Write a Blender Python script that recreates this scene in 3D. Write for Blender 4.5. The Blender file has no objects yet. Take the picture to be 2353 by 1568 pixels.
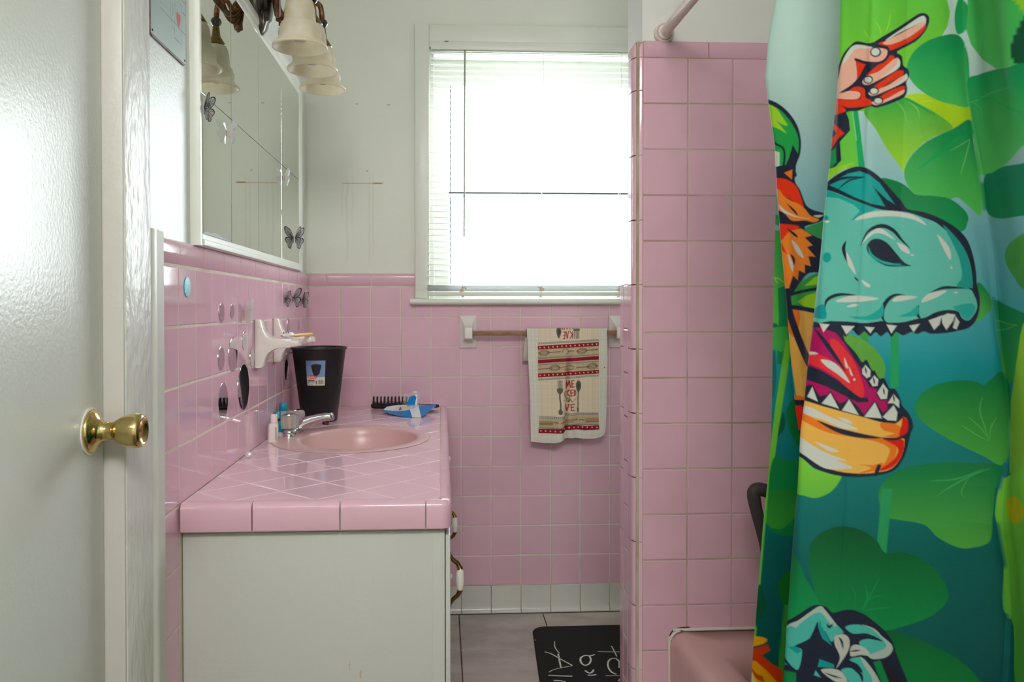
import bpy, bmesh, math, random
import numpy as np
from mathutils import Vector, Matrix, geometry as mgeo

# ---------------------------------------------------------------- scene, camera, light
random.seed(4)
rng = np.random.default_rng(7)
scene = bpy.context.scene
C = scene.collection

F, CX, CY = 1903.511, 1117.088, 731.024            # focal length and principal point, in photo pixels
YAW, PIT, ROL = .05338, -.01242, -.00101
O = np.array([.48035, -3.02472, 1.12329])          # camera position in metres
_cy, _sy = math.cos(YAW), math.sin(YAW)
_f = np.array([_sy, _cy, 0]); _r = np.array([_cy, -_sy, 0]); _u = np.array([0, 0, 1.])
_f2 = _f*math.cos(PIT) + _u*math.sin(PIT); _u2 = _u*math.cos(PIT) - _f*math.sin(PIT)
CR = _r*math.cos(ROL) + _u2*math.sin(ROL); CU = _u2*math.cos(ROL) - _r*math.sin(ROL); CF = _f2

def on(ax, val, x, y):
    """The point where the sight line of photo pixel (x, y) meets the plane coordinate[ax] = val."""
    d = CF + CR*(x-CX)/F - CU*(y-CY)/F
    return O + d*((val-O[ax])/d[ax])
def proj(P):
    d = np.asarray(P) - O
    w = d @ CF
    return CX + F*(d @ CR)/w, CY - F*(d @ CU)/w

cam_d = bpy.data.cameras.new('camera'); cam = bpy.data.objects.new('camera', cam_d); C.objects.link(cam)
cam_d.sensor_width = 36; cam_d.sensor_fit = 'HORIZONTAL'; cam_d.lens = F*36/2353
cam_d.shift_x = (1176.5-CX)/2353; cam_d.shift_y = -(784-CY)/2353
cam_d.clip_start = .05
M = Matrix(((CR[0], CU[0], -CF[0], O[0]), (CR[1], CU[1], -CF[1], O[1]), (CR[2], CU[2], -CF[2], O[2]), (0, 0, 0, 1)))
cam.matrix_world = M
scene.camera = cam

world = bpy.data.worlds.new('sky'); scene.world = world; world.use_nodes = True
bg = world.node_tree.nodes['Background']
bg.inputs[0].default_value = (.88, .955, 1, 1); bg.inputs[1].default_value = 10.5

def area(name, loc, rot, sx, sy, power, col=(1, 1, 1), portal=False, spread=180):
    L = bpy.data.lights.new(name, 'AREA'); L.shape = 'RECTANGLE'; L.size = sx; L.size_y = sy
    L.energy = power; L.color = col; L.spread = math.radians(spread)
    if portal: L.cycles.is_portal = True
    o = bpy.data.objects.new(name, L); o.location = loc; o.rotation_euler = rot; C.objects.link(o)
    return o
area('window_daylight', (.865, .165, 1.61), (math.radians(-90), 0, 0), .84, .90, 1, portal=True)
area('hall_fill_light', (.55, -3.75, 2.36), (math.radians(38), 0, 0), .9, .5, 34, (1, .985, .97))  # added fill, unseen behind the camera, for light coming from the hall

scene.view_settings.view_transform = 'Standard'; scene.view_settings.look = 'None'
scene.view_settings.gamma = 1; scene.view_settings.use_curve_mapping = False
scene.view_settings.exposure = .53
scene.cycles.use_denoising = True
scene.cycles.max_bounces = 10; scene.cycles.diffuse_bounces = 6; scene.cycles.transparent_max_bounces = 12
scene.cycles.sample_clamp_indirect = 8

# ---------------------------------------------------------------- materials
def lin(c):
    c = np.asarray(c, float)/255
    return np.where(c <= .04045, c/12.92, ((c+.055)/1.055)**2.4)
def lin4(c): return (*[float(v) for v in lin(c)], 1)
MATS = {}
def mat(name, col=(200, 200, 200), rough=.5, metal=0, var=.0, vscale=8, bump=0, bscale=40, coat=0, spec=.5,
        trans=0, ior=1.45, col2=None, mixscale=5, lo=.45, hi=.65, rand=0, aniso=None, attr=None, sub=0, alpha=1):
    if name in MATS: return MATS[name]
    m = bpy.data.materials.new(name); m.use_nodes = True; nt = m.node_tree; N = nt.nodes; Lk = nt.links
    b = N['Principled BSDF']
    b.inputs['Base Color'].default_value = lin4(col); b.inputs['Roughness'].default_value = rough
    b.inputs['Metallic'].default_value = metal; b.inputs['IOR'].default_value = ior
    b.inputs['Specular IOR Level'].default_value = spec
    b.inputs['Coat Weight'].default_value = coat; b.inputs['Coat Roughness'].default_value = .05
    b.inputs['Transmission Weight'].default_value = trans; b.inputs['Alpha'].default_value = alpha
    if sub: b.inputs['Subsurface Weight'].default_value = sub; b.inputs['Subsurface Radius'].default_value = (.01, .008, .006)
    tc = N.new('ShaderNodeNewGeometry')
    src = None
    if attr:
        a = N.new('ShaderNodeAttribute'); a.attribute_name = attr; src = a.outputs['Color']
    if col2 is not None:
        n = N.new('ShaderNodeTexNoise'); n.inputs['Scale'].default_value = mixscale; n.inputs['Detail'].default_value = 6
        if aniso:
            mp = N.new('ShaderNodeMapping'); mp.inputs['Scale'].default_value = aniso
            Lk.new(tc.outputs['Position'], mp.inputs['Vector']); Lk.new(mp.outputs[0], n.inputs['Vector'])
        else: Lk.new(tc.outputs['Position'], n.inputs['Vector'])
        r = N.new('ShaderNodeMapRange'); r.inputs[1].default_value = lo; r.inputs[2].default_value = hi
        Lk.new(n.outputs['Fac'], r.inputs[0])
        mx = N.new('ShaderNodeMix'); mx.data_type = 'RGBA'
        Lk.new(r.outputs[0], mx.inputs['Factor']); mx.inputs[7].default_value = lin4(col2)
        if src: Lk.new(src, mx.inputs[6])
        else: mx.inputs[6].default_value = lin4(col)
        src = mx.outputs[2]
    if var or rand:
        hs = N.new('ShaderNodeHueSaturation')
        if src: Lk.new(src, hs.inputs['Color'])
        else: hs.inputs['Color'].default_value = lin4(col)
        val = None
        if var:
            n = N.new('ShaderNodeTexNoise'); n.inputs['Scale'].default_value = vscale; n.inputs['Detail'].default_value = 5
            Lk.new(tc.outputs['Position'], n.inputs['Vector'])
            r = N.new('ShaderNodeMapRange'); r.inputs[1].default_value = .3; r.inputs[2].default_value = .7
            r.inputs[3].default_value = 1-var; r.inputs[4].default_value = 1+var
            Lk.new(n.outputs['Fac'], r.inputs[0]); val = r.outputs[0]
        if rand:
            oi = N.new('ShaderNodeObjectInfo')
            r = N.new('ShaderNodeMapRange'); r.inputs[3].default_value = 1-rand; r.inputs[4].default_value = 1+rand
            Lk.new(oi.outputs['Random'], r.inputs[0])
            if val:
                mm = N.new('ShaderNodeMath'); mm.operation = 'MULTIPLY'; Lk.new(val, mm.inputs[0]); Lk.new(r.outputs[0], mm.inputs[1]); val = mm.outputs[0]
            else: val = r.outputs[0]
        Lk.new(val, hs.inputs['Value']); src = hs.outputs[0]
    if src: Lk.new(src, b.inputs['Base Color'])
    if bump:
        n = N.new('ShaderNodeTexNoise'); n.inputs['Scale'].default_value = bscale; n.inputs['Detail'].default_value = 4
        if aniso and not col2:
            mp = N.new('ShaderNodeMapping'); mp.inputs['Scale'].default_value = aniso
            Lk.new(tc.outputs['Position'], mp.inputs['Vector']); Lk.new(mp.outputs[0], n.inputs['Vector'])
        else: Lk.new(tc.outputs['Position'], n.inputs['Vector'])
        bp = N.new('ShaderNodeBump'); bp.inputs['Strength'].default_value = 1; bp.inputs['Distance'].default_value = bump
        Lk.new(n.outputs['Fac'], bp.inputs['Height']); Lk.new(bp.outputs[0], b.inputs['Normal'])
    MATS[name] = m
    return m

PINK = (225, 182, 199)
m_tile = mat('pink_glazed_tile', PINK, .06, var=.02, vscale=14, rand=.02, bump=.00012, bscale=14, spec=.55)
m_tile_part = mat('pink_satin_tile', (214, 171, 186), .30, var=.04, vscale=9, rand=.02, bump=.0003, bscale=30, spec=.4)
m_ctile = mat('pink_counter_tile', (235, 198, 212), .06, var=.02, vscale=10, rand=.02, bump=.00015, bscale=12, spec=.65)
m_trim = mat('pink_trim_tile', (224, 181, 197), .08, var=.02, vscale=10, rand=.02, bump=.00015, bscale=20, spec=.55)
m_white_tile = mat('white_base_tile', (214, 212, 205), .2, var=.03, vscale=12, rand=.02, bump=.0004, bscale=18)
m_grout = mat('grout', (190, 176, 156), .85, col2=(140, 118, 92), mixscale=6, lo=.5, hi=.75, bump=.001, bscale=200)
m_grout_l = mat('light_grout', (222, 212, 196), .8, col2=(190, 172, 145), mixscale=7, lo=.5, hi=.8, bump=.001, bscale=200)
m_pgrout = mat('brown_stained_grout', (188, 174, 156), .85, col2=(150, 126, 100), mixscale=5, lo=.4, hi=.7, bump=.001, bscale=200)
m_fgrout = mat('floor_grout', (112, 98, 84), .9, col2=(78, 66, 56), mixscale=8, bump=.001, bscale=160)
m_paint = mat('cream_wall_paint', (226, 228, 220), .38, var=.015, vscale=3, bump=.0006, bscale=60, spec=.45)
m_gloss = mat('gloss_white_paint', (222, 226, 220), .30, var=.015, vscale=4, bump=.0005, bscale=170, spec=.55)
m_rough_gloss = mat('brushed_gloss_paint', (222, 222, 217), .33, var=.02, vscale=6, bump=.004, bscale=60, aniso=(1, 1, .4), spec=.6)
m_warm = mat('warm_white_paint', (196, 191, 185), .35, var=.03, vscale=5, bump=.0008, bscale=50)
m_wood_white = mat('white_painted_wood', (228, 230, 220), .35, var=.02, vscale=9, bump=.0006, bscale=60)
m_cab = mat('white_cabinet_paint', (194, 195, 189), .4, col2=(188, 160, 128), mixscale=16, lo=.73, hi=.76, bump=.0006, bscale=50, aniso=(1.6, 1.6, .5))
m_ceil = mat('white_ceiling', (236, 236, 230), .8)
m_black = mat('black_plastic', (24, 23, 25), .42, bump=.0004, bscale=220, col2=(52, 51, 54), mixscale=60, lo=.66, hi=.85)
m_porc = mat('white_glazed_ceramic', (232, 226, 220), .1, var=.02, vscale=20, spec=.6)
m_sink = mat('salmon_sink_enamel', (220, 180, 180), .28, var=.02, vscale=9, spec=.55)
m_tub = mat('pink_tub_enamel', (212, 168, 166), .3, var=.025, vscale=8, spec=.5)
m_chrome = mat('chrome', (205, 205, 208), .08, metal=1)
m_brass = mat('polished_brass', (208, 182, 120), .14, metal=1, var=.05, vscale=30)
m_oldbrass = mat('antique_brass', (128, 104, 58), .3, metal=1, var=.2, vscale=90)
m_bronze = mat('rusty_bronze', (92, 56, 32), .45, metal=.55, col2=(140, 98, 60), mixscale=60, bump=.001, bscale=200)
m_pewter = mat('dark_pewter', (92, 88, 84), .22, metal=.9, col2=(150, 140, 110), mixscale=30, lo=.6, hi=.8)
m_mirror = mat('mirror_glass', (222, 228, 220), .015, metal=1)
m_mirror2 = mat('mirror_sticker', (205, 205, 212), .02, metal=1)
m_dark = mat('dark_gap', (52, 50, 46), .8)
m_wood = mat('walnut_bar', (158, 118, 82), .45, col2=(118, 82, 54), mixscale=30, lo=.35, hi=.7, aniso=(1, 12, 12))
m_white_pl = mat('white_plastic', (236, 230, 228), .35)
m_rod = mat('worn_white_rod', (226, 212, 206), .4, col2=(198, 160, 150), mixscale=9, lo=.5, hi=.8)
m_acryl = mat('clear_acrylic', (250, 248, 246), .06, trans=.8, ior=1.3)
m_caulk = mat('dirty_white_caulk', (214, 204, 194), .6, col2=(70, 58, 52), mixscale=45, lo=.66, hi=.74)
m_mold = mat('dark_mildew', (62, 46, 42), .8)
m_yellow = mat('yellow_plastic', (236, 190, 96), .3)
m_teal = mat('teal_plastic', (0, 142, 168), .32)
m_clear = mat('clear_plastic', (240, 242, 242), .08, trans=.92, ior=1.4)
m_dkgray = mat('dark_gray_foam', (62, 54, 56), .6, bump=.0004, bscale=200)
m_ext = mat('exterior_trim', (235, 238, 238), .6)
m_glasspane = mat('window_glass', (255, 255, 255), .0, trans=1, ior=1.01, spec=.1)

def slat_material():
    m = bpy.data.materials.new('white_blind_slat'); m.use_nodes = True; N = m.node_tree.nodes; Lk = m.node_tree.links
    b = N['Principled BSDF']; b.inputs['Base Color'].default_value = lin4((206, 209, 207)); b.inputs['Roughness'].default_value = .4
    t = N.new('ShaderNodeBsdfTranslucent'); t.inputs[0].default_value = lin4((210, 214, 210))
    mx = N.new('ShaderNodeMixShader'); mx.inputs[0].default_value = .03
    Lk.new(b.outputs[0], mx.inputs[1]); Lk.new(t.outputs[0], mx.inputs[2]); Lk.new(mx.outputs[0], N['Material Output'].inputs[0])
    return m
m_slat = slat_material()
def frosted():
    m = bpy.data.materials.new('frosted_cream_glass'); m.use_nodes = True; N = m.node_tree.nodes; Lk = m.node_tree.links
    b = N['Principled BSDF']; b.inputs['Roughness'].default_value = .35
    g = N.new('ShaderNodeNewGeometry'); n = N.new('ShaderNodeTexNoise'); n.inputs['Scale'].default_value = 30
    Lk.new(g.outputs['Position'], n.inputs['Vector'])
    mx = N.new('ShaderNodeMix'); mx.data_type = 'RGBA'; mx.inputs[6].default_value = lin4((246, 242, 230)); mx.inputs[7].default_value = lin4((230, 216, 192))
    r = N.new('ShaderNodeMapRange'); r.inputs[1].default_value = .4; r.inputs[2].default_value = .75
    Lk.new(n.outputs['Fac'], r.inputs[0]); Lk.new(r.outputs[0], mx.inputs['Factor']); Lk.new(mx.outputs[2], b.inputs['Base Color'])
    t = N.new('ShaderNodeBsdfTranslucent'); t.inputs[0].default_value = lin4((252, 246, 228))
    ms = N.new('ShaderNodeMixShader'); ms.inputs[0].default_value = .5
    Lk.new(b.outputs[0], ms.inputs[1]); Lk.new(t.outputs[0], ms.inputs[2]); Lk.new(ms.outputs[0], N['Material Output'].inputs[0])
    return m
m_shade = frosted()
def painted(name, rough=.6, trans=0, bump=0, bscale=300):
    """A material whose colour is the print stored on the mesh as the colour attribute 'print'."""
    m = mat(name, rough=rough, attr='print', bump=bump, bscale=bscale, spec=.3)
    if trans:
        N = m.node_tree.nodes; Lk = m.node_tree.links; b = N['Principled BSDF']
        a = [n for n in N if n.type == 'ATTRIBUTE'][0]
        t = N.new('ShaderNodeBsdfTranslucent'); Lk.new(a.outputs['Color'], t.inputs[0])
        mx = N.new('ShaderNodeMixShader'); mx.inputs[0].default_value = trans
        Lk.new(b.outputs[0], mx.inputs[1]); Lk.new(t.outputs[0], mx.inputs[2]); Lk.new(mx.outputs[0], N['Material Output'].inputs[0])
    return m

# ---------------------------------------------------------------- geometry helpers (all in world metres)
def origin(o):
    v = Vector((0, 0, 0))
    while o is not None: v += o.location; o = o.parent
    return v
def tag(o, label=None, cat=None, group=None, kind=None):
    if label: o['label'] = label
    if cat: o['category'] = cat
    if group: o['group'] = group
    if kind: o['kind'] = kind
    return o
def root(name, loc, label=None, cat=None, group=None, kind=None):
    o = bpy.data.objects.new(name, None); o.empty_display_size = .02; o.location = loc; C.objects.link(o)
    return tag(o, label, cat, group, kind)
class MB:
    def __init__(s): s.v = []; s.f = []; s.sm = []
    def add(s, vs, fs, smooth=False):
        k = len(s.v); s.v += [tuple(map(float, p)) for p in vs]; s.f += [[i+k for i in q] for q in fs]; s.sm += [smooth]*len(fs); return s
    def box(s, x0, x1, y0, y1, z0, z1):
        x0, x1 = sorted((x0, x1)); y0, y1 = sorted((y0, y1)); z0, z1 = sorted((z0, z1))
        return s.add([(x0, y0, z0), (x1, y0, z0), (x1, y1, z0), (x0, y1, z0), (x0, y0, z1), (x1, y0, z1), (x1, y1, z1), (x0, y1, z1)],
                     [(0, 3, 2, 1), (4, 5, 6, 7), (0, 1, 5, 4), (1, 2, 6, 5), (2, 3, 7, 6), (3, 0, 4, 7)])
    def rings(s, rs, cap0=True, cap1=True, closed=True, smooth=True):
        n = len(rs[0]); vs = [p for r in rs for p in r]; fs = []
        for i in range(len(rs)-1):
            for j in range(n if closed else n-1):
                a = i*n+j; b = i*n+(j+1) % n; fs.append((a, b, b+n, a+n))
        s.add(vs, fs, smooth); k = len(s.v)-len(vs)
        if cap0: s.f.append([k+j for j in range(n)][::-1]); s.sm.append(False)
        if cap1: s.f.append([k+len(vs)-n+j for j in range(n)]); s.sm.append(False)
        return s
    def lathe(s, prof, c, axis=(0, 0, 1), n=24, cap0=True, cap1=True, sx=1, sy=1, flute=0, nfl=0):
        ax = Vector(axis).normalized(); t = Vector((1, 0, 0)) if abs(ax.x) < .9 else Vector((0, 1, 0))
        u = (t - ax*t.dot(ax)).normalized(); w = ax.cross(u); c = Vector(c)
        rs = []
        for r, h in prof:
            rs.append([c + ax*h + u*(r*sx*(1+flute*math.cos(nfl*2*math.pi*j/n))*math.cos(2*math.pi*j/n)) + w*(r*sy*(1+flute*math.cos(nfl*2*math.pi*j/n))*math.sin(2*math.pi*j/n)) for j in range(n)])
        return s.rings(rs, cap0, cap1)
    def tube(s, pts, rad, n=10, caps=True):
        P = [Vector(p) for p in pts]
        if not hasattr(rad, '__len__'): rad = [rad]*len(P)
        d = [(P[min(i+1, len(P)-1)]-P[max(i-1, 0)]).normalized() for i in range(len(P))]
        t = Vector((0, 0, 1)) if abs(d[0].z) < .9 else Vector((1, 0, 0))
        u = (t - d[0]*t.dot(d[0])).normalized(); rs = []
        for i in range(len(P)):
            u = (u - d[i]*u.dot(d[i])).normalized(); w = d[i].cross(u)
            rs.append([P[i] + (u*math.cos(2*math.pi*j/n) + w*math.sin(2*math.pi*j/n))*rad[i] for j in range(n)])
        return s.rings(rs, caps, caps)
    def prism(s, poly, fn, a, b, smooth=False):
        """poly: 2-D outline; fn(p, t) -> 3-D point; extruded from t=a to t=b."""
        n = len(poly)
        s.rings([[fn(p, a) for p in poly], [fn(p, b) for p in poly]], True, True, True, smooth)
        return s
    def obj(s, name, m, parent=None, bevel=0, seg=2, smooth=None, ang=35):
        me = bpy.data.meshes.new(name); o0 = origin(parent)
        me.from_pydata([(p[0]-o0.x, p[1]-o0.y, p[2]-o0.z) for p in s.v], [], s.f); me.update()
        bm = bmesh.new(); bm.from_mesh(me)
        bmesh.ops.remove_doubles(bm, verts=bm.verts, dist=1e-6)
        bmesh.ops.recalc_face_normals(bm, faces=bm.faces)
        if bevel:
            es = [e for e in bm.edges if len(e.link_faces) == 2 and e.calc_face_angle(0) > math.radians(30)]
            bmesh.ops.bevel(bm, geom=es, offset=bevel, segments=seg, profile=.5, affect='EDGES', clamp_overlap=True)
        bm.to_mesh(me); bm.free()
        sm = any(s.sm) if smooth is None else smooth
        if sm or bevel:
            me.shade_smooth(); me.set_sharp_from_angle(angle=math.radians(ang))
        me.materials.append(m)
        o = bpy.data.objects.new(name, me); C.objects.link(o); o.parent = parent
        return o
def box(name, b, m, parent=None, bevel=0, seg=2): return MB().box(*b).obj(name, m, parent, bevel, seg)
def place(name, me, mw, parent):
    o = bpy.data.objects.new(name, me); C.objects.link(o); o.parent = parent
    o.matrix_basis = Matrix.Translation(-origin(parent)) @ mw
    return o
def frame(u, v, n, p): return Matrix(((u[0], v[0], n[0], p[0]), (u[1], v[1], n[1], p[1]), (u[2], v[2], n[2], p[2]), (0, 0, 0, 1)))
AX_L = ((0, 1, 0), (0, 0, 1), (1, 0, 0))      # faces +X (left wall)
AX_B = ((1, 0, 0), (0, 0, 1), (0, -1, 0))     # faces -Y (back wall, partition)
AX_F = ((1, 0, 0), (0, 1, 0), (0, 0, 1))      # faces up
TM = {}
def tile_mesh(w, h, d, m, r=.0018):
    """A glazed tile, centred, its face at z = d: sides, two small steps of rounding, flat face."""
    k = (round(w, 4), round(h, 4), d, m.name, r)
    if k in TM: return TM[k]
    rs = []
    for ins, z in ((0, 0), (0, d-r), (r*.35, d-r*.35), (r*1.1, d)):
        a, b = w/2-ins, h/2-ins
        rs.append([(-a, -b, z), (a, -b, z), (a, b, z), (-a, b, z)])
    mb = MB().rings(rs, True, True, True, False)
    me = bpy.data.meshes.new('tile'); me.from_pydata(mb.v, [], mb.f); me.update(); me.materials.append(m)
    TM[k] = me
    return me
def poly_tile(poly, d, z0, m, name, parent, r=.0016):
    """A flat tile cut to a convex outline, lying at height z0, thickness d."""
    P = [Vector(p) for p in poly]; c = sum(P, Vector((0, 0)))/len(P)
    rs = []
    for ins, z in ((0, z0), (0, z0+d-r), (r*.35, z0+d-r*.35), (r*1.1, z0+d)):
        rs.append([(*(p + (c-p).normalized()*min(ins*1.3, (c-p).length*.4)), z) for p in P])
    return MB().rings(rs, True, True, True, False).obj(name, m, parent)
def clip(poly, n, c):
    """Keep the side where n.p <= c."""
    out = []
    for i in range(len(poly)):
        a, b = poly[i], poly[(i+1) % len(poly)]
        da = n[0]*a[0]+n[1]*a[1]-c; db = n[0]*b[0]+n[1]*b[1]-c
        if da <= 0: out.append(a)
        if (da < 0 < db) or (db < 0 < da):
            t = da/(da-db); out.append((a[0]+(b[0]-a[0])*t, a[1]+(b[1]-a[1])*t))
    return out
def area2(p): return abs(sum(p[i][0]*p[(i+1) % len(p)][1]-p[(i+1) % len(p)][0]*p[i][1] for i in range(len(p))))/2
def crom(P, n=6, closed=False):
    """Catmull-Rom curve through points."""
    P = [np.asarray(p, float) for p in P]; k = len(P); out = []
    for i in range(k if closed else k-1):
        a = P[(i-1) % k] if closed or i > 0 else P[0]; b = P[i]; c = P[(i+1) % k]; d = P[(i+2) % k] if closed or i < k-2 else P[-1]
        for j in range(n):
            t = j/n
            out.append(.5*((2*b)+(-a+c)*t+(2*a-5*b+4*c-d)*t*t+(-a+3*b-3*c+d)*t**3))
    if not closed: out.append(P[-1])
    return out

# ---------------------------------------------------------------- flat print: shapes -> colours at points
def inside(px, py, poly):
    r = np.zeros(len(px), bool); n = len(poly)
    for i in range(n):
        x0, y0 = poly[i]; x1, y1 = poly[(i+1) % n]
        if y0 == y1: continue
        c = (y0 > py) != (y1 > py)
        r ^= c & (px < (x1-x0)*(py-y0)/(y1-y0)+x0)
    return r
def segdist(px, py, pl, closed=False, ws=None):
    """Distance to a polyline minus its half width."""
    d = np.full(len(px), 1e9); n = len(pl)
    for i in range(n if closed else n-1):
        a = pl[i]; b = pl[(i+1) % n]; vx, vy = b[0]-a[0], b[1]-a[1]; L2 = vx*vx+vy*vy+1e-12
        t = np.clip(((px-a[0])*vx+(py-a[1])*vy)/L2, 0, 1)
        q = np.hypot(px-a[0]-vx*t, py-a[1]-vy*t)
        if ws is not None: q = q-(ws[i]+(ws[(i+1) % n]-ws[i])*t)/2
        d = np.minimum(d, q)
    return d
def paint(px, py, prims, col, aa):
    """prims: ('f', pts, colour[, colour2]) fills, ('s', pts, colour, width[, taper]) strokes, in the same units as px, py."""
    for p in prims:
        pts = [tuple(map(float, q)) for q in p[1]]
        X = [q[0] for q in pts]; Y = [q[1] for q in pts]
        pad = (p[3] if p[0] == 's' else 0)+2*aa
        I = np.nonzero((px > min(X)-pad) & (px < max(X)+pad) & (py > min(Y)-pad) & (py < max(Y)+pad))[0]
        if not len(I): continue
        x, y = px[I], py[I]
        if p[0] == 'f':
            ins = inside(x, y, pts); d = segdist(x, y, pts, True); sd = np.where(ins, -d, d)
            c = lin(p[2])[None, :]
            if len(p) > 3 and p[3] is not None:
                t = np.clip((y-min(Y))/(max(Y)-min(Y)+1e-9), 0, 1)[:, None]; c = c*(1-t)+lin(p[3])[None, :]*t
        else:
            n = len(pts); w = p[3]
            if len(p) > 4 and p[4]:
                ws = [w*(.12+.88*math.sin(math.pi*(i/(n-1)))) for i in range(n)] if p[4] == 1 else [w*(1-.9*i/(n-1)) for i in range(n)]
            else: ws = [w]*n
            sd = segdist(x, y, pts, False, ws); c = lin(p[2])[None, :]
        a = np.clip(.5-sd/aa, 0, 1)[:, None]
        col[I] = col[I]*(1-a)+c*a
    return col
def grid_obj(name, P, col, m, parent, smooth=True):
    """P: rows x cols x 3 points; col: rows x cols x 3 linear colours or None."""
    R, K = P.shape[:2]; o0 = np.array(origin(parent))
    me = bpy.data.meshes.new(name); V = (P.reshape(-1, 3)-o0)
    i = (np.arange(R-1)[:, None]*K+np.arange(K-1)[None, :]).ravel()
    Q = np.stack([i, i+1, i+K+1, i+K], 1)
    me.vertices.add(len(V)); me.vertices.foreach_set('co', V.ravel().astype(np.float32))
    me.loops.add(Q.size); me.loops.foreach_set('vertex_index', Q.ravel().astype(np.int32))
    me.polygons.add(len(Q)); me.polygons.foreach_set('loop_start', (np.arange(len(Q))*4).astype(np.int32))
    me.update(calc_edges=True)
    if smooth: me.shade_smooth()
    if col is not None:
        a = me.color_attributes.new('print', 'FLOAT_COLOR', 'POINT')
        a.data.foreach_set('color', np.concatenate([col.reshape(-1, 3), np.ones((R*K, 1))], 1).ravel().astype(np.float32))
    me.materials.append(m)
    o = bpy.data.objects.new(name, me); C.objects.link(o); o.parent = parent
    return o

# ---------------------------------------------------------------- the room
p = .1095; g = .0030; ZB = .104
def zrow(r): return ZB + r*p
floor = box('floor', (-.13, 1.95, -4.4, .14, -.1, .002), m_fgrout); tag(floor, kind='structure')
m_floor = mat('grey_marbled_floor_tile', (194, 184, 176), .38, col2=(168, 157, 150), mixscale=4.5, lo=.35, hi=.65, var=.05, vscale=30, rand=.05, bump=.0008, bscale=60, aniso=(1, 2.2, 1))
def veins(m, c, sc, w):
    """Thin pale veins laid over a material's base colour."""
    N = m.node_tree.nodes; Lk = m.node_tree.links; b = N['Principled BSDF']; src = b.inputs['Base Color'].links[0].from_socket
    gq = N.new('ShaderNodeNewGeometry'); n = N.new('ShaderNodeTexNoise'); n.inputs['Scale'].default_value = sc; n.inputs['Detail'].default_value = 5; n.inputs['Distortion'].default_value = .7
    Lk.new(gq.outputs['Position'], n.inputs['Vector'])
    s = N.new('ShaderNodeMath'); s.operation = 'SUBTRACT'; s.inputs[1].default_value = .5; Lk.new(n.outputs['Fac'], s.inputs[0])
    a = N.new('ShaderNodeMath'); a.operation = 'ABSOLUTE'; Lk.new(s.outputs[0], a.inputs[0])
    r = N.new('ShaderNodeMapRange'); r.inputs[1].default_value = 0; r.inputs[2].default_value = w; r.inputs[3].default_value = .55; r.inputs[4].default_value = 0
    Lk.new(a.outputs[0], r.inputs[0])
    mx = N.new('ShaderNodeMix'); mx.data_type = 'RGBA'; Lk.new(r.outputs[0], mx.inputs['Factor']); Lk.new(src, mx.inputs[6]); mx.inputs[7].default_value = lin4(c)
    Lk.new(mx.outputs[2], b.inputs['Base Color'])
veins(m_floor, (188, 180, 172), 2.6, .006)
ft = tile_mesh(.3025, .3025, .0035, m_floor, .001)
for i in range(-1, 4):
    for j in range(0, 7):
        x0 = .5405+.3065*i; y1 = -.3305-.3065*(j-1)
        if y1-.3065 < -1.9: continue
        place('floor_tile', ft, frame(*AX_F, (x0+.15325, y1-.15325, .002)), floor)

ceiling = box('ceiling', (-.13, 1.95, -4.4, .14, 2.44, 2.52), m_ceil); tag(ceiling, kind='structure')
WX0, WX1, WZ0, WZ1 = .4385, 1.292, 1.157, 2.064            # window opening
wb = MB()
wb.box(-.13, WX0, .010, .14, 0, 2.44).box(WX1, 1.95, .010, .14, 0, 2.44).box(WX0, WX1, .010, .14, 0, WZ0-.02).box(WX0, WX1, .010, .14, WZ1, 2.44)

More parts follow.
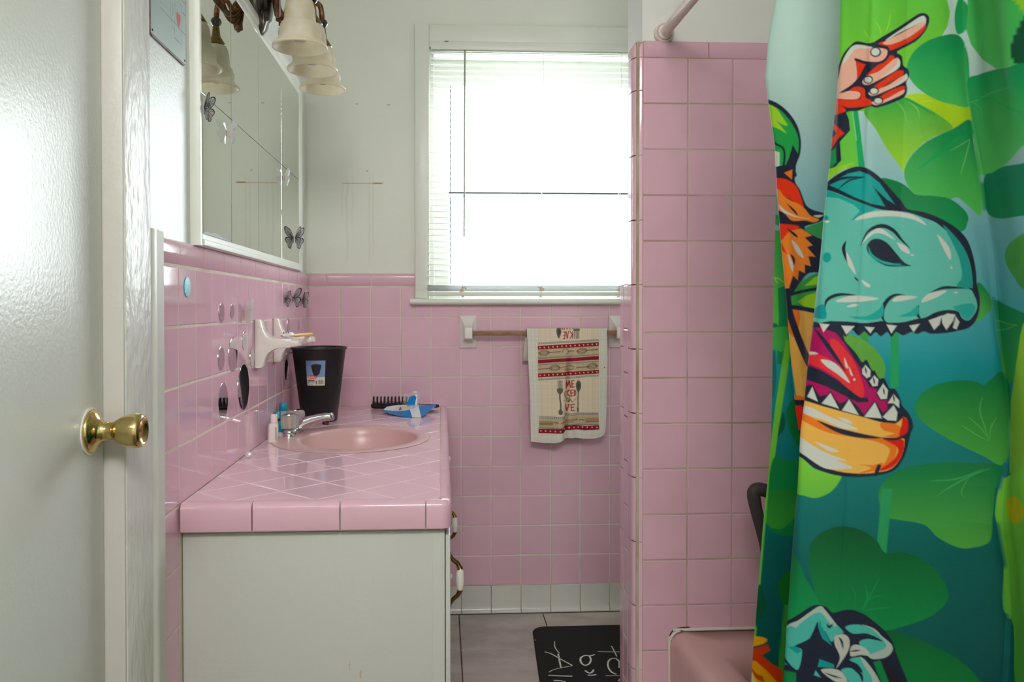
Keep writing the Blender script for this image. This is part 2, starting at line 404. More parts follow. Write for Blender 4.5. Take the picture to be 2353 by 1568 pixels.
# cream back wall with its rust mark: a thin brown line where a shelf hung, pale runs below it
def rust_wall():
    m = mat('cream_back_wall_paint', (226, 228, 216), .42, var=.02, vscale=2.5, bump=.0005, bscale=55, spec=.4)
    N = m.node_tree.nodes; Lk = m.node_tree.links; b = N['Principled BSDF']; src = b.inputs['Base Color'].links[0].from_socket
    gq = N.new('ShaderNodeNewGeometry'); sp = N.new('ShaderNodeSeparateXYZ'); Lk.new(gq.outputs['Position'], sp.inputs[0])
    def mth(op, a, bb=None):
        q = N.new('ShaderNodeMath'); q.operation = op
        for i, v in enumerate((a, bb)):
            if v is None: continue
            if isinstance(v, (int, float)): q.inputs[i].default_value = v
            else: Lk.new(v, q.inputs[i])
        return q.outputs[0]
    def band(s, c, h, soft):
        d = mth('ABSOLUTE', mth('SUBTRACT', s, c)); r = N.new('ShaderNodeMapRange')
        r.inputs[1].default_value = h; r.inputs[2].default_value = h+soft; r.inputs[3].default_value = 1; r.inputs[4].default_value = 0
        Lk.new(d, r.inputs[0]); return r.outputs[0]
    nz = N.new('ShaderNodeTexNoise'); nz.inputs['Scale'].default_value = 22; Lk.new(gq.outputs['Position'], nz.inputs['Vector'])
    wob = mth('MULTIPLY', mth('SUBTRACT', nz.outputs['Fac'], .5), .012)
    X = mth('ADD', sp.outputs[0], wob); Z = sp.outputs[2]
    line = mth('MULTIPLY', mth('MULTIPLY', band(X, .192, .068, .012), band(Z, 1.5755, .0013, .002)), .45)
    end = mth('MULTIPLY', mth('MULTIPLY', band(X, .25, .012, .012), band(Z, 1.5765, .0022, .002)), .6)
    tot = mth('ADD', line, end)
    for xx, ln, st in ((.137, .13, .2), (.158, .07, .12), (.217, .13, .17), (.231, .11, .2), (.12, .05, .12)):
        tot = mth('ADD', tot, mth('MULTIPLY', mth('MULTIPLY', band(X, xx, .0022, .003), band(Z, 1.575-ln, ln, .05)), st*.6))
    for xx, zz, ss in ((.172, 1.863, .0045), (.287, 1.861, .0045)):
        tot = mth('ADD', tot, mth('MULTIPLY', mth('MULTIPLY', band(X, xx, ss, .004), band(Z, zz, .0012, .0015)), .7))
    mx = N.new('ShaderNodeMix'); mx.data_type = 'RGBA'; mx.clamp_factor = True
    Lk.new(tot, mx.inputs['Factor']); Lk.new(src, mx.inputs[6]); mx.inputs[7].default_value = lin4((178, 140, 98)); Lk.new(mx.outputs[2], b.inputs['Base Color'])
    return m
wall_back = wb.obj('wall_back', rust_wall()); tag(wall_back, kind='structure')
box('grout_bed', (-.012, 1.80, .0010, .012, .104, 1.150), m_grout_l, wall_back)
box('grout_bed', (-.012, 1.80, .0010, .012, 0, .104), m_pgrout, wall_back)
box('grout_bed', (.45, 1.80, -.0105, .0, .003, .0075), m_pgrout, wall_back)
box('grout_bed', (-.012, .383, .0010, .012, 1.150, 1.236), m_grout_l, wall_back)
MB().box(.207, .2145, .0092, .0104, 1.6165, 1.6245).obj('tape_scrap', mat('yellowed_tape', (214, 196, 140), .5), wall_back)

def btile(x0, x1, z0, z1, m=m_tile):
    w, h = x1-x0-g, z1-z0-g
    if w < .006 or h < .006: return
    place('tile', tile_mesh(w, h, .0095, m), frame(*AX_B, ((x0+x1)/2, .0095, (z0+z1)/2)), wall_back)
BX = [0.0] + [.1121+k*.10956 for k in range(12)]
for k in range(len(BX)-1):
    x0, x1 = BX[k], BX[k+1]
    for r in range(10):
        z0, z1 = zrow(r), zrow(r+1)
        if x1 < .47 and z1 < .77: continue
        if r == 9 and x0 > .32:
            if x0 < .36:
                btile(x0, .382, z0, z1); btile(.382+.0-.0, x1, z0, 1.134)
            else: btile(x0, x1, z0, 1.134)
        else: btile(x0, x1, z0, z1)
# cap course: quarter-round trim
def cap_poly(d=.0095, h=.0455, r=.014):
    a = [(0, 0), (d, 0)] if False else []
    pts = [(0., 0.), (d-.0012, 0.), (d, .0012)]
    for i in range(7):
        t = i/6*math.pi/2; pts.append((d-r*.68+r*.68*math.cos(t), h-r+r*math.sin(t)))
    pts.append((0., h))
    return pts
def cap_piece(name, axes, o, length, parent, m=m_trim, d=.0095, h=.0455, r=.014):
    u, v, n = (np.array(a, float) for a in axes); o = np.array(o, float)
    MB().prism(cap_poly(d, h, r), lambda q, t: o+u*t+n*q[0]+v*q[1], g/2, length-g/2).obj(name, m, parent, ang=50, smooth=True)
xs = [0, .0665, .2245, .3835]
for a, b in zip(xs, xs[1:]): cap_piece('cap_tile', AX_B, (a, .0095, 1.2025), b-a, wall_back)
# white cove base
BP = [(.0095, .0), (-.013, .0), (-.013, .003), (-.0075, .007), (-.0035, .014), (-.001, .025), (0, .04), (0, .0965), (.0015, .098), (.0095, .098)]
for k in range(4, 12):
    x0, x1 = BX[k], BX[k+1]
    if x0 < .42: continue
    MB().prism(BP, lambda q, t: (t, q[0], .004+q[1]), x0+g/2, x1-g/2).obj('base_tile', m_white_tile, wall_back, smooth=True, ang=40)

# left wall
wl = MB()
wl.box(-.13, -.010, -1.785, .14, 0, 2.44).box(-.13, -.010, -4.4, -2.60, 0, 2.44).box(-.13, -.010, -2.60, -1.785, 2.06, 2.44)
wall_left = wl.obj('wall_left', mat('glossy_cream_wall_paint', (222, 228, 220), .34, var=.015, vscale=3, bump=.0006, bscale=170, spec=.55)); tag(wall_left, kind='structure')
box('grout_bed', (-.012, -.0008, -1.596, .012, 0, 1.236), m_grout_l, wall_left)
LY = [0.0] + [-(.06+.1095*k) for k in range(15)]
for k in range(len(LY)-1):
    y1, y0 = LY[k], LY[k+1]
    for r in range(10):
        if r < 6 and y0 > -1.5: continue
        z0, z1 = zrow(r), zrow(r+1); w = y1-y0-g
        place('tile', tile_mesh(w, p-g, .0095, m_tile), frame(*AX_L, (-.0095, (y0+y1)/2, (z0+z1)/2)), wall_left)
ys = [-1.597]+[-1.473+.1545*k for k in range(10)]+[0]
ys = [y for y in ys if y < -.05]+[0]
for a, b in zip(ys, ys[1:]): cap_piece('cap_tile', AX_L, (-.0095, a, 1.2025), b-a, wall_left)

# tub partition with its tiled face and rounded corner
wp = MB().box(.9605, 1.95, -1.056, -.905, 0, 2.44)
wall_partition = wp.obj('wall_partition', mat('partition_paint', (220, 218, 214), .4, var=.015, vscale=3, bump=.0006, bscale=60)); tag(wall_partition, kind='structure')
box('grout_bed', (.945, 1.81, -1.0648, -1.05, 0, 1.757), m_pgrout, wall_partition)
box('grout_bed', (.9385, .9625, -1.04, -.925, 0, 1.180), m_pgrout, wall_partition)
box('grout_bed', (.9385, .9625, -1.04, -1.014, 1.180, 1.735), m_pgrout, wall_partition)
for k in range(5):
    x0 = .95975+k*p
    for r in range(-5, 11):
        z0, z1 = max(.006, .51565+r*p), .51565+(r+1)*p
        if z1 < .05 or (k > 1 and z1 < .25): continue
        place('tile', tile_mesh(p-.0024, z1-z0-.0024, .0095, m_tile_part), frame(*AX_B, (x0+p/2, -1.0565, (z0+z1)/2)), wall_partition)
for k in range(4):
    x0 = .9605+k*.1585
    cap_piece('cap_tile', AX_B, (x0, -1.0565, 1.7205), .1585, wall_partition, m_tile_part, .0095, .0395, .006)
CB = [(.9505, -1.056), (.9505, -1.0135), (.9365, -1.0135)] + [(.9587-.0222*math.cos(t), -1.0438-.0222*math.sin(t)) for t in [i/8*math.pi/2 for i in range(9)]] + [(.9595, -1.066), (.9595, -1.056)]
zs = [.006] + [1.178+.1545*k for k in range(-7, 4)] + [1.7205]
for a, b in zip(zs, zs[1:]):
    MB().prism(CB, lambda q, t: (q[0], q[1], t), a+g/2, b-g/2).obj('corner_trim', m_trim, wall_partition, smooth=True, ang=50)
# rounded top corner piece
mb = MB(); rs = []
cc = np.mean(np.array(CB), 0)
for s_, z in ((0, 1.7215), (0, 1.742), (.12, 1.752), (.35, 1.758), (.6, 1.7605)):
    rs.append([(q[0]+(.957-q[0])*s_, q[1]+(-1.05-q[1])*s_*.4, z) for q in CB])
mb.rings(rs).obj('corner_trim', m_trim, wall_partition, smooth=True, ang=60)
# lower side face: a column of narrow tiles and a rounded back edge
zz = 1.180; k = 0
while zz > .03:
    z0 = max(.006, zz-p)
    place('side_tile', tile_mesh(.050-g, zz-z0-g, .0095, m_trim), frame((0, -1, 0), (0, 0, 1), (-1, 0, 0), (.946, -.9868, (zz+z0)/2)), wall_partition)
    zz = z0; k += 1
BB = [(.9505, -.905), (.9505, -.9605), (.9365, -.9605)] + [(.9585-.022*math.cos(t), -.925+.022*math.sin(t)) for t in [i/6*math.pi/2 for i in range(7)]] + [(.9585, -.905)]
zz = 1.180
while zz > .03:
    z0 = max(.006, zz-.1545)
    MB().prism(BB, lambda q, t: (q[0], q[1], t), z0+g/2, zz-g/2).obj('corner_trim', m_trim, wall_partition, smooth=True, ang=50); zz = z0
# quarter-round caps of the lower side
for ya, yb in ((-1.0118, -.9622), (-.9612, -.905)):
    MB().prism([(.9605, 1.1815), (.9365, 1.1815), (.9365, 1.203), (.9385, 1.212), (.944, 1.219), (.952, 1.222), (.9605, 1.222)], lambda q, t: (q[0], t, q[1]), ya, yb).obj('cap_tile', m_trim, wall_partition, smooth=True, ang=50)
box('white_patch', (1.118, 1.121, -1.0672, -1.0655, 1.397, 1.4015), m_caulk, wall_partition)

wall_right = box('wall_right', (1.80, 1.95, -4.4, .14, 0, 2.44), m_paint); tag(wall_right, kind='structure')
wall_rear = box('wall_rear', (.98, 1.82, -2.74, -2.62, 0, 2.44), m_paint); tag(wall_rear, kind='structure')
wall_hall = box('wall_hall', (-.13, 1.95, -4.4, -4.3, 0, 2.44), m_paint); tag(wall_hall, kind='structure')

# ---------------------------------------------------------------- door in the left wall
door = root('door_1', (-.04, -2.19, 0), kind='structure')
MB().box(-.048, -.0125, -2.595, -1.790, .012, 2.04).obj('door_slab', m_gloss, door, .003)
tag(door, 'white slab door closed in its frame beside the pink tile')
kz, ky = .9505, -1.836
kn = MB().lathe([(.033, 0), (.0335, .0015)], (-.0125, ky, kz), (1, 0, 0), 36).obj('backing_plate', m_white_pl, door, smooth=True)
kb = MB().lathe([(.0302, .0005), (.0306, .002), (.029, .005), (.025, .0085), (.019, .0115), (.0142, .015), (.0132, .021), (.0128, .0235)], (-.0115, ky, kz), (1, 0, 0), 36).obj('rose', m_brass, door, smooth=True, ang=60)
kk = MB().lathe([(.0122, .022), (.0125, .027), (.0125, .0315), (.0150, .034), (.0190, .0400), (.0222, .0480), (.0240, .0570), (.0245, .0640), (.0235, .0690), (.0205, .0722), (.0185, .0725), (.0170, .0700), (.0120, .0672), (.004, .0662)], (-.0115, ky, kz), (1, 0, 0), 40).obj('knob', m_brass, door, smooth=True, ang=75)
MB().lathe([(.0022, .0660), (.0022, .0668)], (-.0115, ky, kz), (1, 0, 0), 12).obj('keyhole', m_dark, kk)
MB().lathe([(.0034, 0), (.0030, .0012)], (-.0055, ky-.017, kz-.004), (.9, -.4, -.1), 14).obj('screw', m_pewter, kb)
trim1 = MB().box(-.012, .018, -1.7865, -1.676, 0, 2.16).obj('trim_1', m_rough_gloss, None, .004, 3); tag(trim1, kind='structure')
trim2 = MB().box(-.058, .0165, -1.7892, -1.782, 0, 2.06).obj('trim_2', m_warm, None, .002); tag(trim2, kind='structure')
pr = [(-.010, -1.674), (.006, -1.674), (.013, -1.668), (.0165, -1.655), (.0165, -1.638), (.0115, -1.631), (.0125, -1.600), (.011, -1.5975), (-.010, -1.5975)]
trim3 = MB().prism(pr, lambda q, t: (q[0], q[1], t), 0, 1.252).obj('trim_3', m_wood_white, None, smooth=True, ang=40); tag(trim3, kind='structure')

# ---------------------------------------------------------------- window
win = root('window_1', (.865, .02, 1.157), kind='structure')
def pane_mat():
    m = bpy.data.materials.new('thin_window_glass'); m.use_nodes = True; N = m.node_tree.nodes; Lk = m.node_tree.links
    t = N.new('ShaderNodeBsdfTransparent'); gl = N.new('ShaderNodeBsdfGlossy'); gl.inputs['Roughness'].default_value = .02
    mx = N.new('ShaderNodeMixShader'); mx.inputs[0].default_value = .05
    Lk.new(t.outputs[0], mx.inputs[1]); Lk.new(gl.outputs[0], mx.inputs[2]); Lk.new(mx.outputs[0], N['Material Output'].inputs[0]); return m
m_pane = pane_mat()
for nm, b in (('casing_side', (.3835, .4360, -.013, .012, 1.157, 2.149)), ('casing_side', (1.2945, 1.347, -.013, .012, 1.157, 2.149)), ('casing_head', (.436, 1.2945, -.013, .012, 2.0665, 2.149))):
    MB().box(*b).obj(nm, m_wood_white, win, .003)
for nm, b in (('jamb', (.4360, .4520, .011, .14, 1.157, 2.064)), ('jamb', (1.278, 1.2945, .011, .14, 1.157, 2.064)), ('jamb_head', (.452, 1.278, .011, .14, 2.048, 2.064))):
    MB().box(*b).obj(nm, m_wood_white, win, .001)
# stool (inner sill) with a rounded nose
sp = [(.14, 1.1575), (.0, 1.1575)] + [(-.030-.0105*math.sin(t), 1.1455+.0105*math.cos(t)) for t in [i/8*math.pi for i in range(9)]] + [(-.004, 1.133), (.14, 1.133)]
MB().prism(sp, lambda q, t: (t, q[0], q[1]), .366, 1.37).obj('sill', m_wood_white, win, smooth=True, ang=45)
for nm, y, z0, z1, zr in (('lower_sash', .045, 1.158, 1.553, .035), ('upper_sash', .080, 1.531, 2.048, .095)):
    sa = MB().box(.4525, .5065, y, y+.03, z0, z1).box(1.2235, 1.2775, y, y+.03, z0, z1)
    lo_h, hi_h = (.05, .022) if nm == 'lower_sash' else (.022, zr)
    sa.box(.5065, 1.2235, y, y+.03, z0, z0+lo_h).box(.5065, 1.2235, y, y+.03, z1-hi_h, z1)
    so = sa.obj(nm, m_wood_white, win)
    if nm == 'lower_sash': box('rail_shade_strip', (.5065, 1.2235, y-.002, y, 1.5455, 1.5505), mat('rail_shade_dark', (52, 66, 70), .7), so)  # dark bar that paints in the backlit shade of the meeting rail
    box('pane', (.5065, 1.2235, y+.013, y+.016, z0+lo_h, z1-hi_h), m_pane, so)
    for xx in (.5105, 1.2175): box('glazing_strip', (xx, xx+.0045, y+.005, y+.012, z0+lo_h, z1-hi_h), mat('grey_glazing_strip', (96, 110, 118), .6), so)

# ---------------------------------------------------------------- mini blind
blind = root('mini_blind', (.865, -.004, 2.05), 'white aluminium mini blind hanging half open in the bright window', 'blind')
BXL, BXR = .4435, 1.2865
MB().box(BXL-.001, BXR+.001, -.018, .010, 2.0565, 2.088).obj('headrail', m_wood_white, blind, .002)
MB().box(.491, .506, -.0192, -.0175, 2.0835, 2.0875).obj('bracket_clip', mat('grey_clip', (130, 128, 120), .4), blind)
sm = MB()
prof = [(-.0125+.0025*i*10/10*1.0, .0016*(1-((i-5)/5)**2)) for i in range(11)]
rs = [[(x, a*math.cos(.16)-b*math.sin(.16), a*math.sin(.16)+b*math.cos(.16)) for a, b in prof] for x in (0, BXR-BXL)]
sm.rings(rs, False, False, False, True)
slat_me = bpy.data.meshes.new('slat'); slat_me.from_pydata(sm.v, [], sm.f); slat_me.update(); slat_me.shade_smooth(); slat_me.materials.append(m_slat)
def hang(z): t = (2.056-z)/.9; return -.0165*t, -.006-.026*t
zt = 2.047; n = 0
while zt > 1.222:
    dx, dy = hang(zt)
    place('slat', slat_me, Matrix.Translation((BXL+dx, dy, zt)), blind); zt -= .02135; n += 1
zt = 1.206; k = 0
while zt > 1.182:
    dx, dy = hang(zt)
    place('slat', slat_me, Matrix.Translation((BXL+dx+.001*(k % 3), dy, zt)), blind); zt -= .0042; k += 1
dx, dy = hang(1.17)
MB().box(BXL+dx, BXR+dx, dy-.0125, dy+.0125, 1.1655, 1.1795).obj('bottom_rail', m_wood_white, blind, .003)
for px_ in (1071, 1249, 1428):
    x = on(1, -.02, px_, 400)[0]
    MB().tube([(x, -.0185, 2.058), (x-.012, -.0455, 1.172)], .0009, 6).obj('ladder_cord', m_white_pl, blind)
    MB().tube([(x, .007, 2.058), (x-.012, -.019, 1.172)], .0009, 6).obj('ladder_cord', m_white_pl, blind)
    MB().lathe([(.004, 0), (.0055, .002), (.004, .005)], (x-.013, -.030, 1.161), (0, 0, 1), 12).obj('rail_button', m_white_pl, blind)
    # matted yellow tuft where the cord bunches
    tb = MB()
    for _ in range(26):
        a = np.array([x-.012+random.uniform(-.008, .008), -.047, 1.187+random.uniform(-.006, .010)])
        q = a+np.array([random.uniform(-.008, .008), random.uniform(-.004, .001), random.uniform(-.006, .006)])
        tb.tube([a, (a+q)/2+np.array([0, -.003, .002]), q], .0007, 4)
    tb.obj('frayed_cord', mat('yellowed_cord', (222, 210, 168), .7, col2=(206, 164, 104), mixscale=50), blind)
a = on(1, -.024, 1068, 118); b = on(1, -.054, 1066.5, 544)
MB().tube([a, b], .0029, 8).obj('tilt_wand', mat('grey_green_wand', (158, 166, 152), .3), blind)
MB().tube([(a[0], -.019, a[2]+.006), a], .002, 6).obj('wand_hook', m_oldbrass, blind)

# ---------------------------------------------------------------- vanity cabinet, counter, sink, faucet
cab = root('vanity_cabinet', (.24, -.73, 0), 'white painted vanity cabinet with scuffed end panel under the pink counter', 'cabinet')
MB().box(.001, .4845, -1.472, -1.452, .005, .706).obj('end_panel', m_cab, cab, .002)
box('end_panel', (.001, .4845, -.034, -.016, .005, .706), m_cab, cab)
MB().box(.4665, .4845, -1.452, -.034, .005, .10).box(.4665, .4845, -1.452, -.034, .69, .706).box(.4665, .4845, -.99, -.97, .10, .69).box(.4665, .4845, -.505, -.485, .10, .69).obj('face_frame', m_cab, cab)
box('bottom_panel', (.001, .4665, -1.452, -.034, .08, .098), m_cab, cab)
box('corner_stile', (.462, .4848, -1.4728, -1.44, .006, .706), m_cab, cab, .0008)
for y0, y1, hy, hz in ((-1.468, -.985, -1.335, .567), (-.975, -.50, -.64, .497), (-.49, -.02, None, None)):
    d = MB().box(.4862, .4957, y0, y1, .10, .695).obj('cabinet_door', m_cab, cab, .002)
    if hy is None: continue
    # porcelain and brass pull, bowed out from the door
    X0 = .4957
    for s in (1, -1):
        MB().tube([(X0, hy, hz+s*.0565), (X0+.001, hy, hz+s*.050), (X0+.007, hy, hz+s*.040), (X0+.016, hy, hz+s*.033), (X0+.0205, hy, hz+s*.024), (X0+.021, hy, hz+s*.0215)], [.0022, .0030, .0044, .0048, .0055, .0068], 12).obj('handle_end', m_oldbrass, d)
    MB().lathe([(.0056, -.0215), (.0072, -.017), (.0084, -.006), (.0084, .006), (.0072, .017), (.0056, .0215)], (X0+.021, hy, hz), (0, 0, 1), 16).obj('handle_grip', m_porc, d)
for y, z in ((-.365, .637), (-.753, .384)):
    MB().lathe([(.004, 0), (.004, .004), (.0075, .006), (.0085, .009), (.0065, .0115), (.002, .0125)], (.4957, y, z), (1, 0, 0), 16).obj('door_knob', m_porc, cab)

ctr = root('vanity_counter', (.24, -.73, .7075), 'pink tiled counter with diagonal tiles and rounded edge trim', 'counter')
SCX, SCY, SA, SB = .232, -.732, .213, .241            # oval sink flange
def ell(a, b, cx, cy, n=64): return [(cx+a*math.cos(2*math.pi*i/n), cy+b*math.sin(2*math.pi*i/n)) for i in range(n)]
# substrate with an oval hole
outer = [(.001, -1.4785), (.4845, -1.4785), (.4845, -.0005), (.001, -.0005)]
hole = ell(SA*.93, SB*.93, SCX, SCY, 48)
tris = mgeo.tessellate_polygon([[Vector((*q, 0)) for q in outer], [Vector((*q, 0)) for q in hole]])
allp = outer+hole; mb = MB()
mb.add([(*q, .7630) for q in allp]+[(*q, .7085) for q in allp], [list(t) for t in tris]+[[i+len(allp) for i in t] for t in tris])
k = 0
for ring in (outer, hole):
    n = len(ring)
    for i in range(n):
        a, b = k+i, k+(i+1) % n; mb.f.append([a, b, b+len(allp), a+len(allp)]); mb.sm.append(False)
    k += n
mb.obj('grout_bed', m_grout_l, ctr)
# diagonal tiles
D = .1561; hd = D/2-g*.72
gx, gy = .1645, -1.4665
cnt = 0
for i in range(-14, 16):
    for j in range(-2, 24):
        if (i+j) % 2: continue
        cx, cy = gx+i*D/2, gy+j*D/2
        q = [(cx+hd, cy), (cx, cy+hd), (cx-hd, cy), (cx, cy-hd)]
        for n_, c_ in (((-1, 0), -.0025), ((1, 0), .4745), ((0, -1), 1.4655), ((0, 1), -.003)):
            q = clip(q, n_, c_)
            if len(q) < 3: break
        if len(q) < 3 or area2(q) < 8e-5: continue
        mx, my = sum(a[0] for a in q)/len(q), sum(a[1] for a in q)/len(q)
        th = math.atan2((my-SCY)/SB, (mx-SCX)/SA); sc = .95
        nx, ny = math.cos(th)/SA, math.sin(th)/SB
        q = clip(q, (-nx, -ny), -(nx*SCX+ny*SCY+sc))
        if len(q) < 3 or area2(q) < 8e-5: continue
        poly_tile(q, .0075, .7565, m_ctile, 'tile', ctr); cnt += 1
# front edge trim
FT = [(-1.4685, .756), (-1.4685, .7655), (-1.4800, .7655)]
FT += [(-1.4800-.0125*math.sin(t), .753+.0125*math.cos(t)) for t in [i/6*math.pi/2 for i in range(1, 7)]]
FT += [(-1.4925, .7165), (-1.4913, .7135), (-1.4885, .7125), (-1.4790, .7125), (-1.4790, .756)]
fx = [.002, .1325, .2925, .4500]
for a, b in zip(fx, fx[1:]):
    MB().prism(FT, lambda q, t: (t, q[0], q[1]), a+g/2, b-g/2).obj('edge_trim', m_trim, ctr, smooth=True, ang=40)
rs = []
for q, z in FT:
    o_ = -(q+1.472); ring = [(.4513, -1.472-o_, z), (.470, -1.472-o_, z)]
    for i in range(9):
        t = i/8*math.pi/2; ring.append((.478+o_*math.sin(t), -1.472-o_*math.cos(t), z))
    ring.append((.478+o_, -1.4585, z)); rs.append(ring)
rs.append(rs[0])
MB().rings(rs, False, False, False, True).obj('corner_trim', m_trim, ctr, smooth=True, ang=40)
RT = [(.4765, .756), (.4765, .7655), (.4862, .7655)]
RT += [(.4862+.0120*math.sin(t), .7535+.0120*math.cos(t)) for t in [i/6*math.pi/2 for i in range(1, 7)]]
RT += [(.4982, .7165), (.497, .7135), (.4945, .7125), (.4870, .7125), (.4870, .756)]
yy = [-1.4575]+[-1.35+.1545*k for k in range(9)]+[-.002]
for a, b in zip(yy, yy[1:]):
    if b-a < .01: continue
    MB().prism(RT, lambda q, t: (q[0], t, q[1]), a+g/2, b-g/2).obj('edge_trim', m_trim, ctr, smooth=True, ang=40)

sink = root('oval_sink', (SCX, SCY, .764), 'salmon pink oval drop-in sink set in the tiled counter', 'sink')
mb = MB(); rs = []
BCX, BA, BBy = .2525, .160, .188
def eringz(cx, a, b, z): return [(x, y, z) for x, y in ell(a, b, cx, SCY, 72)]
for cx, a, b, z in ((SCX, SA, SB, .7635), (SCX, SA+.0005, SB+.0005, .7655), (SCX, SA-.003, SB-.003, .7662), (SCX, SA-.012, SB-.012, .7666), (.240, .190, .214, .7664), (.2505, .1655, .1935, .7662), (BCX, BA, BBy, .7648), (BCX, BA-.003, BBy-.003, .7605), (BCX, BA-.006, BBy-.006, .745), (BCX, BA-.014, BBy-.014, .71), (BCX-.004, BA-.05, BBy-.052, .665), (BCX-.01, .07, .09, .638), (BCX-.012, .025, .03, .628)):
    rs.append(eringz(cx, a, b, z))
mb.rings(rs, False, True).obj('basin', m_sink, sink, smooth=True, ang=80)
MB().lathe([(.022, 0), (.022, .002), (.016, .003), (.012, .0015)], (BCX-.012, SCY, .6285), (0, 0, 1), 24).obj('drain', m_chrome, sink)
rg = []
for s_, z in ((1.004, .7638), (1.005, .7648), (.998, .7652)):
    rg.append(eringz(SCX, SA*s_, SB*s_, z))
MB().rings(rg, False, False).obj('sealant_ring', m_pgrout, sink, smooth=True)

fc = root('sink_faucet', (.055, -.640, .7688), 'chrome two-handle faucet with clear knobs beside the sink', 'faucet')
fy = -.640
mb = MB(); rs = []
for ins, z in ((0, .7655), (.0005, .773), (.003, .777), (.008, .779)):
    a, b = .0265-ins, .079-ins
    ring = []
    for i in range(40):
        t = 2*math.pi*i/40; c, s = math.cos(t), math.sin(t); e = 2.6
        ring.append((.055+a*math.copysign(abs(c)**(2/e), c), fy+b*math.copysign(abs(s)**(2/e), s), z))
    rs.append(ring)
mb.rings(rs).obj('base_plate', m_chrome, fc, smooth=True, ang=60)
for s in (-1, 1):
    hy = fy+s*.0515
    h = MB().lathe([(.0235, .777), (.0235, .780), (.0205, .784), (.0175, .787), (.013, .788)], (.055, hy, 0), (0, 0, 1), 24).obj('handle_stem', m_chrome, fc, smooth=True, ang=50)
    MB().lathe([(.0170, .7865), (.0225, .790), (.0252, .797), (.0262, .806), (.0260, .815), (.0245, .8215), (.0205, .8248), (.0185, .825)], (.055, hy, 0), (0, 0, 1), 72, flute=.022, nfl=18).obj('knob', m_acryl, h, smooth=True, ang=60)
    MB().lathe([(.006, .788), (.006, .818), (.011, .820), (.011, .821)], (.055, hy, 0), (0, 0, 1), 16).obj('knob_core', mat('rusty_core', (200, 178, 150), .4), h)
    MB().lathe([(.0180, .8252), (.0175, .8268), (.004, .8278)], (.055, hy, 0), (0, 0, 1), 20).obj('knob_cap', m_chrome, h)
mb = MB(); rs = []
for x, z, w, h in ((.040, .776, .024, .008), (.062, .784, .023, .016), (.085, .7935, .0205, .0165), (.112, .8035, .0185, .0145), (.138, .8100, .0175, .0125), (.158, .8130, .0170, .0118), (.1680, .8130, .0160, .0108), (.1710, .8128, .013, .008)):
    ring = []
    for i in range(24):
        t = 2*math.pi*i/24; c, s = math.cos(t), math.sin(t); e = 3.2
        ring.append((x-.25*h*math.copysign(abs(s)**(2/e), s), fy+w*math.copysign(abs(c)**(2/e), c), z+h*math.copysign(abs(s)**(2/e), s)))
    rs.append(ring)
mb.rings(rs).obj('spout', m_chrome, fc, smooth=True, ang=50)
MB().lathe([(.0095, 0), (.0095, .010)], (.148, fy, .790), (.1, 0, 1), 20).obj('aerator', m_pewter, fc)

# ---------------------------------------------------------------- things on the counter
ZC = .7645
tcx, tcy = .0895, -.362
can = root('waste_bin', (tcx, tcy, ZC), 'tall black plastic waste bin with paper label standing on the counter', 'bin')
MB().lathe([(.054, 0), (.0560, .0015), (.0838, .226), (.0875, .2275), (.0885, .231), (.0875, .2345), (.0850, .2350), (.0825, .2325), (.0815, .226), (.0545, .004), (.01, .0035)], (tcx, tcy, ZC), (0, 0, 1), 48, cap1=True).obj('bin_body', m_black, can, smooth=True, ang=50)
# curved paper label
LH, LW = 56, 44
aa_ = np.linspace(-.385, .385, LW); zz_ = np.linspace(.960, .882, LH)
P = np.zeros((LH, LW, 3))
for i, z in enumerate(zz_):
    rr = .0560+(z-ZC-.0015)/(.2245)*.0278+.0005
    P[i, :, 0] = tcx+rr*np.sin(aa_); P[i, :, 1] = tcy-rr*np.cos(aa_); P[i, :, 2] = z
U, V = np.meshgrid(np.linspace(0, 100, LW), np.linspace(0, 126, LH))
px, py = U.ravel(), V.ravel()
col = np.tile(lin((222, 214, 200)), (len(px), 1))
lab = [('f', [(-5, -5), (105, -5), (105, 84), (60, 84), (-5, 80)], (126, 158, 198)),
       ('f', [(26, 25), (38, 18), (60, 16), (78, 20), (80, 27), (72, 62), (66, 72), (54, 78), (40, 76), (34, 60)], (44, 40, 48)),
       ('s', [(27, 27), (45, 20), (62, 19), (79, 25)], (90, 84, 92), 2.5),
       ('f', crom([(5, 83), (10, 77), (30, 75), (52, 77), (56, 83), (52, 89), (30, 92), (10, 89)], 3, True), (206, 66, 60)),
       ('s', [(10, 85), (14, 80), (14, 87), (18, 81), (22, 86), (26, 81), (28, 87), (32, 80), (34, 87), (38, 81), (42, 86), (46, 81), (50, 85)], (240, 226, 220), 2.2),
       ('f', [(5, 98), (44, 98), (44, 105), (5, 105)], (60, 56, 60)), ('f', [(5, 108), (12, 108), (12, 113), (5, 113)], (70, 70, 120)),
       ('s', [(14, 110), (42, 110)], (150, 140, 134), 1.6), ('s', [(5, 116), (40, 116)], (160, 150, 142), 1.6), ('s', [(5, 121), (36, 121)], (165, 155, 146), 1.6),
       ('f', [(50, 102), (57, 102), (57, 120), (50, 120)], (120, 112, 106))]
for i in range(8): lab.append(('f', [(64+i*3.6, 98), (65.6+i*3.6+(i % 3)*.6, 98), (65.6+i*3.6+(i % 3)*.6, 119), (64+i*3.6, 119)], (110, 104, 98)))
col = paint(px, py, lab, col, 2.0)
grid_obj('paper_label', P, col.reshape(LH, LW, 3), painted('paper_label_print', .45), can)

